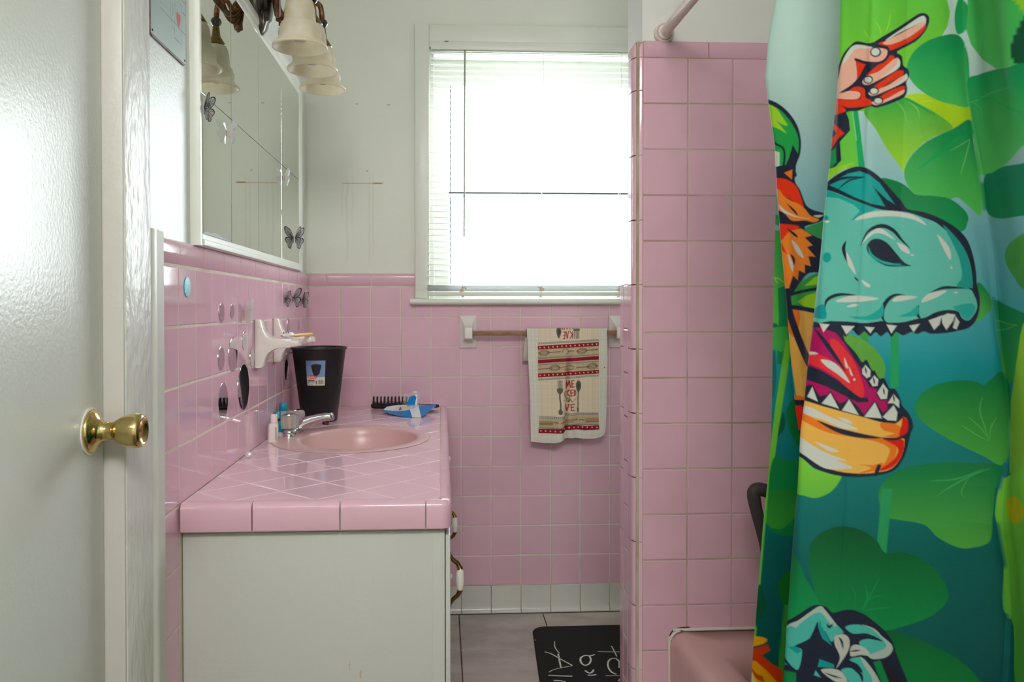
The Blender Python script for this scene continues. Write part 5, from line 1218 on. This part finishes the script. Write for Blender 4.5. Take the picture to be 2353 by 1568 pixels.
 st(c2((680, 172), (800, 112), (990, 100)), 22*K), st(c2((765, 205), (860, 130), (990, 102)), 16*K),
 fs(c2((1008, 700), (1040, 645), (1100, 627), (1180, 660), (1260, 750), (1330, 830), (1388, 860), (1320, 856), (1200, 832), (1090, 800), (1030, 760)), NAVY), fs(c2((1022, 695), (1060, 760), (1130, 810), (1200, 836), (1310, 842), (1200, 860), (1100, 822), (1040, 770)), (20, 164, 156)),
 st(c2((1085, 812), (1180, 855), (1290, 860), (1385, 858)), 12*K), st(c2((958, 685), (1010, 580), (1080, 530), (1160, 520), (1240, 560), (1310, 640), (1378, 708)), 34*K), fs(c2((968, 672), (1030, 582), (1130, 540), (1252, 636), (1150, 588), (1080, 582), (1020, 622)), WHT),
 st(c2((832, 648), (812, 720), (848, 838)), 30*K), fs(c2((838, 745), (890, 840), (916, 928), (880, 892), (845, 832)), WHT), st(c2((905, 955), (938, 990)), 16*K), fs(c2((962, 978), (1030, 1018), (1036, 1042), (1000, 1032)), WHT),
 fs(c2((1612, 592), (1690, 668), (1726, 740), (1722, 808), (1670, 722)), WHT), fs(c2((1268, 658), (1350, 698), (1377, 757), (1310, 727)), WHT), fp(c2(*el(1398, 768, 12, 7)), WHT), fp(c2(*el(1733, 875, 9, 10)), WHT),
 st(c2((650, 1225), (665, 1160), (720, 1120), (800, 1103), (918, 1110)), 30*K), st(c2((1337, 1108), (1250, 1110), (1190, 1150), (1150, 1220), (1145, 1300), (1170, 1342)), 34*K), st(c2((1555, 1088), (1650, 1050), (1740, 1045), (1842, 1052)), 26*K), st(c2((1452, 1195), (1442, 1270), (1470, 1312)), 28*K), st(c2((1880, 1050), (1920, 1070), (1950, 1150)), 22*K),
 fs(c2((748, 1166), (830, 1125), (950, 1114), (1112, 1140), (950, 1166)), WHT), fs(c2((1228, 1162), (1290, 1114), (1440, 1125), (1330, 1156)), WHT), fs(c2((1478, 1172), (1520, 1110), (1600, 1080), (1692, 1074), (1600, 1132)), WHT), fs(c2((838, 1206), (900, 1184), (943, 1195), (880, 1213)), WHT), fp(c2(*el(1772, 1088, 16, 8)), WHT),
 fs(c2((850, 1292), (1000, 1290), (1100, 1240), (1150, 1190), (1138, 1300), (1000, 1322)), (60, 168, 158)), fs(c2((1290, 1292), (1380, 1250), (1445, 1200), (1436, 1282)), (60, 168, 158)), fs(c2((540, 1240), (640, 1190), (660, 1310), (540, 1290)), (20, 152, 152)), fs(c2((1750, 1210), (1900, 1180), (1938, 1230), (1890, 1308), (1850, 1316), (1800, 1255)), (62, 168, 158)),
 fp(c2(*el(670, 787, 35, 44)), (20, 156, 150)), fp(c2(*el(662, 450, 24, 22)), (40, 160, 152)), fp(c2(*el(668, 482, 22, 10)), WHT),
 # lower jaw and tongue
 fp([tuple(v) for v in crom(c3((440, -80), (620, -60), (790, -20), (820, 80), (880, 150), (930, 210), (970, 270), (1010, 250), (1050, 335), (1080, 345), (1112, 410), (1160, 410), (1202, 490), (1250, 500), (1292, 570), (1312, 640), (1370, 710), (1407, 810), (1382, 890), (1357, 1000), (1320, 1100), (1250, 1190), (1130, 1232), (950, 1252), (750, 1237), (580, 1182), (470, 1100), (380, 1030), (400, 900), (450, 600), (450, 250)), 4, True)], NAVY),
 fp(c3((440, 60), (545, -20), (600, -30), (745, 20), (820, 110), (895, 230), (960, 330), (1030, 480), (1100, 500), (1192, 590), (1187, 672), (1150, 702), (1080, 612), (990, 722), (930, 642), (860, 592), (780, 622), (700, 542), (610, 562), (540, 462), (440, 480)), MAG),
 fs(c3((695, 75), (760, 88), (830, 168), (900, 258), (952, 380), (987, 500), (980, 566), (920, 560), (850, 505), (760, 415), (640, 335), (500, 270), (500, 205), (640, 215), (765, 295), (720, 190)), (224, 72, 76)),
 fp(c3((440, 290), (520, 300), (620, 340), (760, 422), (880, 520), (960, 577), (1018, 572), (1027, 612), (930, 614), (830, 562), (650, 472), (440, 400)), NAVY),
 st(c3((560, -20), (640, 80), (740, 220), (830, 350)), 38*K), fs(c3((620, 248), (720, 268), (800, 340), (864, 448), (760, 372), (660, 302)), WHT), fs(c3((818, 232), (852, 312), (830, 312)), WHT), fs(c3((858, 308), (892, 384), (870, 372)), WHT), fp(c3(*el(903, 418, 9, 11)), WHT), fs(c3((500, 180), (560, 182), (592, 200), (520, 205)), WHT),
]
for tri, kk_ in (((605, 1350), 0), ((795, 1370), 0)): pass
def tooth(f, pts, out=12): return [('s', f(*pts)+[f(*pts)[0]], NAVY, out*2*K, 0), fp(f(*pts), WHT)]
for t in (((500, 565), (545, 480), (592, 607)), ((625, 622), (700, 533), (772, 667)), ((798, 682), (860, 588), (942, 722)), ((988, 737), (1080, 613), (1142, 752)), ((1145, 738), (1240, 638), (1272, 700), (1262, 772), (1190, 767)), ((970, 332), (1000, 293), (1042, 340), (1042, 392), (1010, 407), (973, 372)), ((1033, 432), (1075, 383), (1110, 420), (1102, 472), (1060, 477)), ((1098, 532), (1150, 453), (1192, 510), (1182, 582), (1130, 587)), ((1188, 622), (1240, 543), (1287, 600), (1287, 662), (1240, 622))):
    ART_B += tooth(c3, t)
for t in ((1000, 340), (1070, 430), (1155, 520), (1240, 580)): ART_B.append(st(c3((t[0]-4, t[1]-30), (t[0]+2, t[1]), (t[0]+6, t[1]+28)), 14*K))
for t in (((603, 1350), (692, 1360), (640, 1427)), ((793, 1370), (907, 1375), (835, 1447)), ((993, 1380), (1077, 1385), (1040, 1437)), ((1178, 1360), (1267, 1370), (1220, 1437)), ((1373, 1370), (1462, 1355), (1410, 1427)), ((1538, 1326), (1652, 1283), (1632, 1360), (1585, 1407)), ((1648, 1290), (1700, 1266), (1767, 1275), (1747, 1330), (1690, 1407), (1655, 1350)), ((1770, 1290), (1802, 1340), (1777, 1402), (1745, 1390))):
    ART_B += [fp(c2(*t), WHT)]
ART_B += [
 fp([tuple(v) for v in crom(c3((400, 590), (490, 602), (620, 642), (800, 692), (950, 732), (1130, 782), (1250, 797), (1330, 740), (1357, 790), (1342, 870), (1262, 912), (1332, 930), (1302, 1080), (1220, 1180), (1100, 1212), (950, 1222), (760, 1202), (600, 1142), (490, 1062), (400, 1000), (400, 880)), 3, True)], TAN),
 fs(c3((400, 630), (480, 640), (560, 670), (700, 740), (850, 800), (935, 847), (800, 832), (640, 762), (400, 690)), WHT), fs(c3((400, 900), (460, 920), (560, 990), (700, 1060), (835, 1110), (760, 1112), (888, 1170), (760, 1187), (640, 1172), (500, 1082), (400, 1000)), WHT), fs(c3((768, 740), (850, 760), (892, 792), (820, 782)), WHT), fs(c3((572, 953), (680, 990), (768, 1032), (690, 1032)), WHT),
 fs(c3((400, 690), (480, 712), (640, 792), (800, 852), (1000, 907), (1130, 922), (1242, 960), (1267, 1020), (1230, 1120), (1120, 1197), (1182, 1100), (1202, 1010), (1100, 952), (900, 912), (650, 862), (400, 730)), ORG), fs(c3((950, 1145), (1060, 1150), (1150, 1130), (1110, 1190), (930, 1222), (1050, 1175)), ORG), fs(c3((1130, 790), (1260, 800), (1310, 850), (1280, 910), (1160, 905), (1250, 880), (1150, 850)), ORG),
 fs(c3((1320, 735), (1362, 782), (1350, 872), (1288, 902), (1307, 802)), (216, 56, 30)), fs(c3((1150, 925), (1322, 935), (1302, 1080), (1220, 1172), (1110, 1197), (1242, 1100), (1272, 1000)), (216, 56, 30)),
 st(c3((590, 770), (760, 850), (950, 897), (1130, 917)), 44*K), st(c3((1120, 915), (1250, 928), (1370, 892)), 22*K), st(c3((1115, 1160), (1100, 1195), (1090, 1225)), 34*K, NAVY, 0),
 # claws at the bottom
 fp([tuple(v) for v in crom(c4((200, 1100), (330, 1050), (450, 980), (530, 930), (600, 918), (660, 940), (710, 985), (800, 962), (880, 962), (970, 995), (1060, 1060), (1150, 1140), (1215, 1230), (1235, 1300), (1280, 1420), (1340, 1568), (1400, 1750), (1000, 1800), (200, 1800)), 3, True)], NAVY),
 fp(c4((1120, 1390), (1050, 1400), (1130, 1568), (1200, 1750), (1350, 1750), (1250, 1500)), (36, 30, 40)), fp(c4((1050, 1400), (1110, 1385), (1180, 1568), (1180, 1700), (1120, 1700), (1110, 1550)), (0, 128, 70)),
 fp(c4((200, 1490), (280, 1465), (400, 1490), (400, 1750), (200, 1750)), (0, 124, 70)),
 fs(c4((250, 1180), (330, 1090), (420, 1050), (510, 985), (600, 930), (660, 985), (720, 1060), (800, 1150), (740, 1170), (700, 1230), (660, 1170), (640, 1140), (625, 1200), (590, 1110), (580, 1060), (540, 1150), (500, 1210), (380, 1270), (450, 1300), (420, 1460), (350, 1420), (300, 1340)), (90, 178, 166)),
 fs(c4((250, 1180), (330, 1090), (420, 1048), (510, 985), (600, 930), (640, 955), (740, 1090), (690, 1080), (610, 985), (540, 1000), (430, 1080), (400, 1110), (340, 1100)), (176, 190, 180)),
 fp(c4((330, 1270), (400, 1268), (452, 1305), (410, 1330)), (24, 150, 146)), fp(c4((600, 1040), (612, 1090), (700, 1260), (625, 1205), (585, 1100)), (24, 150, 146)),
 st(c4((660, 1080), (680, 1105), (710, 1080)), 22*K), 
 fs(c4((730, 1180), (800, 1165), (845, 1200), (850, 1270), (820, 1340), (740, 1450), (770, 1360), (725, 1250)), (190, 192, 184)), st(c4((760, 1190), (785, 1230), (795, 1290)), 20*K),
 fs(c4((815, 1110), (870, 1085), (960, 1090), (1050, 1130), (1120, 1180), (1200, 1250), (1205, 1310), (1150, 1360), (1060, 1370), (1000, 1340), (930, 1240), (1000, 1205), (1120, 1222), (1000, 1160), (880, 1160)), (92, 180, 168)), fs(c4((960, 1085), (1060, 1120), (1130, 1190), (1205, 1255), (1208, 1310), (1150, 1362), (1050, 1375), (1010, 1345), (1090, 1310), (1160, 1260), (1060, 1140)), (176, 190, 180)), st(c4((950, 1180), (1050, 1190), (1125, 1225)), 16*K),
 fs(c4((865, 1270), (920, 1255), (990, 1290), (1022, 1345), (940, 1340), (860, 1350)), (190, 192, 184)), st(c4((855, 1310), (900, 1305), (940, 1300)), 14*K),
 fp(c4((600, 1375), (720, 1420), (720, 1450), (580, 1440)), (24, 150, 146)), fs(c4((610, 1470), (700, 1455), (780, 1480), (830, 1550), (820, 1600), (720, 1560)), (190, 192, 184)), st(c4((640, 1490), (720, 1520), (780, 1535)), 14*K),
 fs(c4((850, 1380), (950, 1360), (1020, 1430), (1100, 1568), (1120, 1700), (860, 1700), (840, 1560), (780, 1470), (860, 1450), (960, 1490), (920, 1420)), (92, 180, 168)), fs(c4((940, 1355), (1020, 1430), (1105, 1568), (1120, 1700), (1060, 1700), (1040, 1540), (980, 1440)), (176, 190, 180)), st(c4((840, 1420), (940, 1500), (960, 1568)), 26*K),
 fp(c4((565, 1470), (610, 1530), (550, 1510)), (92, 180, 168)), fp(c4((280, 1380), (330, 1420), (280, 1430)), (24, 150, 146)),
]
ART_A = [
 fp([tuple(v) for v in crom(c1((60, 840), (165, 850), (260, 890), (350, 970), (420, 1080), (447, 1200), (440, 1320), (395, 1430), (390, 1520), (60, 1520)), 4, True)], NAVY),
 fs(c1((60, 910), (150, 905), (240, 920), (330, 1000), (400, 1110), (428, 1200), (420, 1320), (370, 1430), (300, 1487), (60, 1490)), (48, 158, 78)), fs(c1((60, 890), (150, 885), (230, 920), (290, 1000), (332, 1072), (280, 1060), (240, 1035), (322, 1135), (230, 1090), (60, 1030)), (162, 208, 74)),
 st(c1((200, 1150), (222, 1220), (300, 1275), (302, 1400), (272, 1475)), 18*K, NAVY, 0), fp(c1((150, 1250), (225, 1290), (265, 1302), (265, 1412), (232, 1442), (150, 1420)), WHT), fp(c1((378, 1235), (425, 1320), (400, 1440), (290, 1470), (345, 1350)), NAVY),
 fp([tuple(v) for v in crom(c2((100, 60), (300, 0), (400, 0), (395, 130), (440, 210), (470, 290), (500, 350), (560, 385), (640, 410), (632, 470), (560, 500), (480, 530), (560, 600), (700, 680), (700, 900), (520, 920), (440, 1010), (370, 1115), (200, 1150), (150, 800), (100, 200)), 4, True)], NAVY),
 fp(c2((305, 65), (375, 35), (370, 122)), ORG),
 fs(c2((100, 110), (230, 108), (320, 120), (390, 160), (430, 220), (470, 352), (440, 360), (340, 280), (100, 220)), (230, 74, 38)), fs(c2((100, 200), (245, 200), (300, 260), (360, 300), (430, 330), (480, 370), (530, 430), (602, 462), (560, 487), (480, 472), (370, 472), (290, 400), (100, 320)), (240, 142, 76)), fs(c2((255, 335), (320, 388), (420, 438), (522, 456), (400, 442), (300, 402)), WHT), fs(c2((556, 430), (637, 424), (600, 447)), WHT), st(c2((330, 330), (390, 390), (420, 430)), 18*K),
 fs(c2((200, 500), (280, 500), (430, 520), (400, 580), (442, 642), (350, 642), (200, 700)), (230, 74, 38)), fp(c2((200, 640), (285, 640), (350, 560), (450, 540), (542, 600), (480, 618), (547, 682), (500, 700), (572, 782), (512, 778), (532, 862), (480, 848), (482, 922), (430, 898), (420, 982), (380, 940), (345, 1052), (200, 1050)), (240, 142, 76)), fp(c2((210, 640), (280, 660), (330, 760), (300, 740)), (230, 74, 38)), fs(c2((368, 638), (430, 700), (472, 792), (410, 742)), WHT), fs(c2((338, 758), (382, 850), (376, 907), (350, 842)), WHT), st(c2((360, 760), (385, 800), (390, 850)), 22*K), st(c2((330, 540), (390, 590), (420, 615)), 22*K),
 fs(c2((480, 540), (640, 480), (700, 480), (700, 640), (560, 600)), (64, 150, 84)),
 fp(c2((200, 1110), (370, 1112), (440, 1000), (540, 940), (700, 880), (700, 1250), (450, 1222), (380, 1200), (200, 1150)), (64, 152, 74)), fp(c2((480, 1030), (560, 960), (700, 900), (700, 1010)), (160, 208, 70)), fp(c2((418, 1166), (500, 1110), (700, 1050), (700, 1240), (480, 1212)), (160, 208, 70)), st(c2((340, 1112), (450, 1080), (640, 1045)), 26*K, NAVY, 0), 
 fp(c3((200, -180), (700, -160), (700, 700), (410, 590), (370, 300), (200, 0)), TAN), fs(c3((360, -170), (440, -150), (425, 60), (480, 300), (510, 430), (455, 220), (400, 20)), ORG), fp(c3((250, -150), (345, -150), (400, 20), (450, 150), (390, 60), (250, -60)), ORG),
 st(c2((330, 1100), (345, 1230), (390, 1380), (450, 1540), (520, 1700)), 60*K, NAVY, 0), st(c2((345, 1210), (450, 1222), (640, 1262)), 38*K, NAVY, 0),
 fp(c3((350, 590), (560, 590), (560, 1100), (350, 1100)), NAVY), fp(c3((350, 640), (440, 640), (465, 650), (467, 850), (350, 850)), (230, 66, 40)), fp(c3((380, 545), (495, 570), (480, 592), (390, 590)), ORG),
]
ART_Z = [
 fp(c2((150, 400), (265, 430), (300, 600), (340, 800), (400, 1000), (400, 1500), (150, 1500), (200, 800)), (50, 160, 82), (104, 190, 84)), fp(c2((150, 480), (270, 520), (262, 560), (150, 540)), (140, 190, 190)),
 fp(c2((250, 1050), (420, 1000), (460, 1700), (240, 1700), (260, 1300)), (20, 130, 80)), fs(c2((150, 1360), (220, 1350), (255, 1380), (240, 1500), (150, 1500)), (0, 110, 76)),
 st(c2((215, 960), (260, 970), (300, 1000)), 7*K, (190, 226, 110)), st(c2((225, 960), (235, 990), (250, 1010)), 6*K, (190, 226, 110)),
 fp(c3((150, -20), (360, -40), (350, 150), (280, 185), (200, 150), (150, 170)), (72, 168, 80)), fp(c3((150, 160), (230, 170), (240, 400), (220, 560), (150, 600)), (0, 112, 104)),
 fp(c3((318, 80), (375, 80), (300, 560), (235, 1000), (170, 1487), (120, 1487), (160, 1200), (230, 640)), (120, 196, 76)),
 fs(c3((250, 900), (290, 700), (315, 760), (310, 830), (270, 890)), (0, 92, 66)), fs(c3((380, 590), (340, 640), (320, 720), (360, 880), (460, 1000), (480, 600)), (0, 118, 62)),
 fs(c3((215, 1090), (330, 1110), (480, 1150), (480, 1700), (180, 1700), (170, 1350)), (24, 128, 70)),
 fp(c4((150, -60), (500, -60), (390, 180), (300, 270), (250, 284), (190, 268), (140, 220)), (40, 128, 56), (66, 152, 64)), fp(c4((130, -60), (168, -60), (62, 1195), (30, 1195)), (116, 196, 92)),
 fs(c4((85, 750), (142, 870), (147, 960), (100, 1040), (60, 1090)), (0, 88, 60)), fs(c4((330, 640), (262, 720), (255, 820), (300, 930), (420, 960), (420, 660)), (30, 110, 40)), fp(c4((300, 920), (345, 920), (290, 1600), (225, 1600), (255, 1400)), (64, 148, 60)),
 fs(c4((0, 1190), (110, 1188), (157, 1215), (110, 1252), (0, 1265)), (240, 178, 66)), fp(c4((0, 1290), (100, 1272), (160, 1250), (180, 1302), (112, 1342), (190, 1410), (290, 1472), (290, 1700), (200, 1560), (60, 1400), (0, 1400)), (212, 78, 32)), fp(c4((0, 1390), (60, 1390), (150, 1470), (250, 1580), (250, 2000), (0, 2000)), (236, 168, 64)), fs(c4((10, 1430), (70, 1500), (120, 1520), (130, 1570), (60, 1530)), (200, 90, 34)), fs(c4((0, 1450), (60, 1560), (90, 1700), (0, 1700)), (240, 214, 150)),
]
BG = [(-320, (200, 222, 214)), (0, (198, 222, 214)), (180, (188, 214, 207)), (330, (166, 198, 198)), (520, (128, 184, 192)), (720, (88, 168, 178)), (900, (0, 138, 140)), (1100, (0, 116, 112)), (1300, (0, 98, 92)), (1568, (0, 84, 80)), (2400, (0, 76, 72))]

cur = root('shower_curtain', (1.02, -1.95, .10), 'green clover shower curtain printed with a cartoon dinosaur and pointing hand', 'curtain')
# pleat lines: (photo x at photo y) with a distance from the camera each
yk = [-300, 0, 81, 172, 242, 309, 390, 434, 496, 574, 649, 730, 787, 854, 921, 989, 1045, 1126, 1167, 1263, 1372, 1435, 1495, 1563, 1900, 2500]
bl = [1938, 1934, 1930, 1923, 1918, 1911, 1904, 1899, 1892, 1884, 1877, 1871, 1865, 1858, 1852, 1842, 1838, 1832, 1828, 1821, 1813, 1807, 1802, 1796, 1775, 1750]
vl = [(-300, 2212), (0, 2210), (108, 2216), (161, 2218), (256, 2227), (377, 2243), (493, 2254), (582, 2269), (676, 2278), (800, 2290), (894, 2304), (975, 2309), (1056, 2304), (1123, 2290), (1208, 2287), (1304, 2304), (1413, 2308), (1495, 2305), (1566, 2300), (2500, 2290)]
al = [(-300, 1786), (0, 1781), (50, 1772), (110, 1764), (180, 1759), (230, 1764), (330, 1778), (420, 1783), (520, 1791), (620, 1800), (760, 1812), (860, 1821), (950, 1830), (1020, 1841), (1100, 1852), (1300, 1870), (2500, 1880)]
zl = [(-300, 1806), (180, 1800), (330, 1796), (420, 1785), (620, 1779), (780, 1776), (900, 1774.5), (1000, 1771), (1100, 1764), (1200, 1754), (1300, 1746), (1450, 1734), (1568, 1727), (2500, 1700)]
f_al = lambda y: np.interp(y, *zip(*al)); f_bl = lambda y: np.interp(y, yk, bl); f_vl = lambda y: np.interp(y, *zip(*vl)); f_zl = lambda y: np.interp(y, *zip(*zl))
COLS = [(1.365, f_zl), (1.352, lambda y: f_al(y)+22), (1.335, lambda y: f_al(y)+52), (1.305, lambda y: f_al(y)+22), (1.280, f_al), (1.262, lambda y: f_al(y)+22), (1.23, lambda y: (f_al(y)+f_bl(y))/2+18), (1.19, lambda y: f_bl(y)+52), (1.15, lambda y: f_bl(y)+78), (1.105, lambda y: f_bl(y)+24), (1.085, f_bl), (1.066, lambda y: f_bl(y)+22),
        (1.03, lambda y: f_bl(y)+.33*(f_vl(y)-f_bl(y))), (.992, lambda y: f_bl(y)+.66*(f_vl(y)-f_bl(y))), (.958, lambda y: f_vl(y)-22), (.935, lambda y: f_vl(y)+14), (.885, lambda y: f_vl(y)+44), (.83, lambda y: f_vl(y)+100), (.77, lambda y: f_vl(y)+190), (.70, lambda y: f_vl(y)+230), (.64, lambda y: f_vl(y)+390)]
NPER = [44, 16, 10, 10, 20, 40, 70, 14, 8, 12, 18, 76, 78, 70, 26, 30, 40, 16, 8, 6]
ZR = np.concatenate([np.linspace(1.765, 1.56, 40, False), np.linspace(1.56, .47, 1200, False), np.linspace(.47, .10, 40)])
nz, nc = len(ZR), len(COLS)
CP = np.zeros((nz, nc, 3))
for k_, (d, fx_) in enumerate(COLS):
    Yv = O[1]+d
    # the photo row at which this line shows each height, then the sideways place there
    _, yy0 = proj(np.stack([np.full(nz, 1.03), np.full(nz, Yv), ZR], 1))
    xx0 = fx_(yy0)
    dr = CF[None]+CR[None]*((xx0-CX)/F)[:, None]-CU[None]*((yy0-CY)/F)[:, None]
    CP[:, k_] = O+dr*((Yv-O[1])/dr[:, 1])[:, None]
    CP[:, k_, 2] = ZR
# top gathers to the rod, bottom hangs outside the tub
wt = np.clip((ZR-1.60)/.165, 0, 1)[:, None]; CP[:, :, 0] = CP[:, :, 0]*(1-wt)+(1.012+.25*(CP[:, :, 0]-1.03))*wt
wb_ = np.clip((.46-ZR)/.10, 0, 1)[:, None]; wb_ = wb_*wb_*(3-2*wb_); CP[:, :, 0] = CP[:, :, 0]*(1-wb_)+np.minimum(CP[:, :, 0], .965+.30*(CP[:, :, 0]-1.02))*wb_
# smooth each row's pleats
PT = []; SV = []
for k_ in range(nc-1):
    a = CP[:, max(k_-1, 0)]; b = CP[:, k_]; c = CP[:, k_+1]; d = CP[:, min(k_+2, nc-1)]
    for j in range(NPER[k_]):
        t = j/NPER[k_]
        # centripetal-like: limited tangents
        m0 = .5*(c-a); m1 = .5*(d-b); L = np.linalg.norm(c-b, axis=1, keepdims=True)
        m0 = m0*np.minimum(1, 1.2*L/(np.linalg.norm(m0, axis=1, keepdims=True)+1e-9)); m1 = m1*np.minimum(1, 1.2*L/(np.linalg.norm(m1, axis=1, keepdims=True)+1e-9))
        h00 = 2*t**3-3*t*t+1; h10 = t**3-2*t*t+t; h01 = -2*t**3+3*t*t; h11 = t**3-t*t
        PT.append(h00*b+h10*m0+h01*c+h11*m1); SV.append(k_+t)
PT.append(CP[:, -1]); SV.append(nc-1.)
PT = np.stack(PT, 1); SV = np.array(SV)
# fine wrinkles and a pressed crease
wr = .0014*np.sin(PT[:, :, 2]*9+SV[None]*2.1)+.0010*np.sin(PT[:, :, 2]*23+SV[None]*5.)
PT[:, :, 0] += wr*np.clip((SV-4)/2, .3, 1)[None]
fold_px = np.interp(PT[:, :, 2], [.47, .9, 1.2, 1.56], [2004, 2042, 2078, 2100])
gx_, _ = proj(PT.reshape(-1, 3)); gx_ = gx_.reshape(PT.shape[:2]); onB = (SV > 10.5)[None] & (SV < 14.5)[None]
dq = (gx_-fold_px)
PT[:, :, 0] -= onB*(.0065*np.exp(-np.abs(dq)/42.)-.0035*np.exp(-((dq-60)/40)**2))
PT[:, :, 0] -= onB*.0022*np.exp(-((dq+88)/9)**2)
PT[:, :, 0] -= (SV > 14.6)[None]*(.006*np.sin((gx_-2240)/26.+PT[:, :, 2]*3))
qx, qy = proj(PT.reshape(-1, 3)); nv = len(qx)
yb_ = np.array([a for a, b in BG]); cb_ = np.array([lin(b) for a, b in BG])
col = np.stack([np.interp(qy, yb_, cb_[:, i]) for i in range(3)], 1)
pan = np.tile(SV[None], (nz, 1)).ravel()
for lo_, hi_, art in ((-1, 2.6, ART_Z), (2.6, 8.5, ART_A), (8.5, 99, ART_B)):
    I = np.nonzero((pan >= lo_) & (pan < hi_))[0]
    sub = col[I]; sub = paint(qx[I], qy[I], art, sub, 2.6); col[I] = sub
grid_obj('curtain_cloth', PT, np.clip((lambda c, l: l+(c-l)*1.16)(col, col.mean(1, keepdims=True)), .001, 1).reshape(nz, -1, 3)*.88, painted('printed_polyester', .55, .22, .0002, 500), cur)
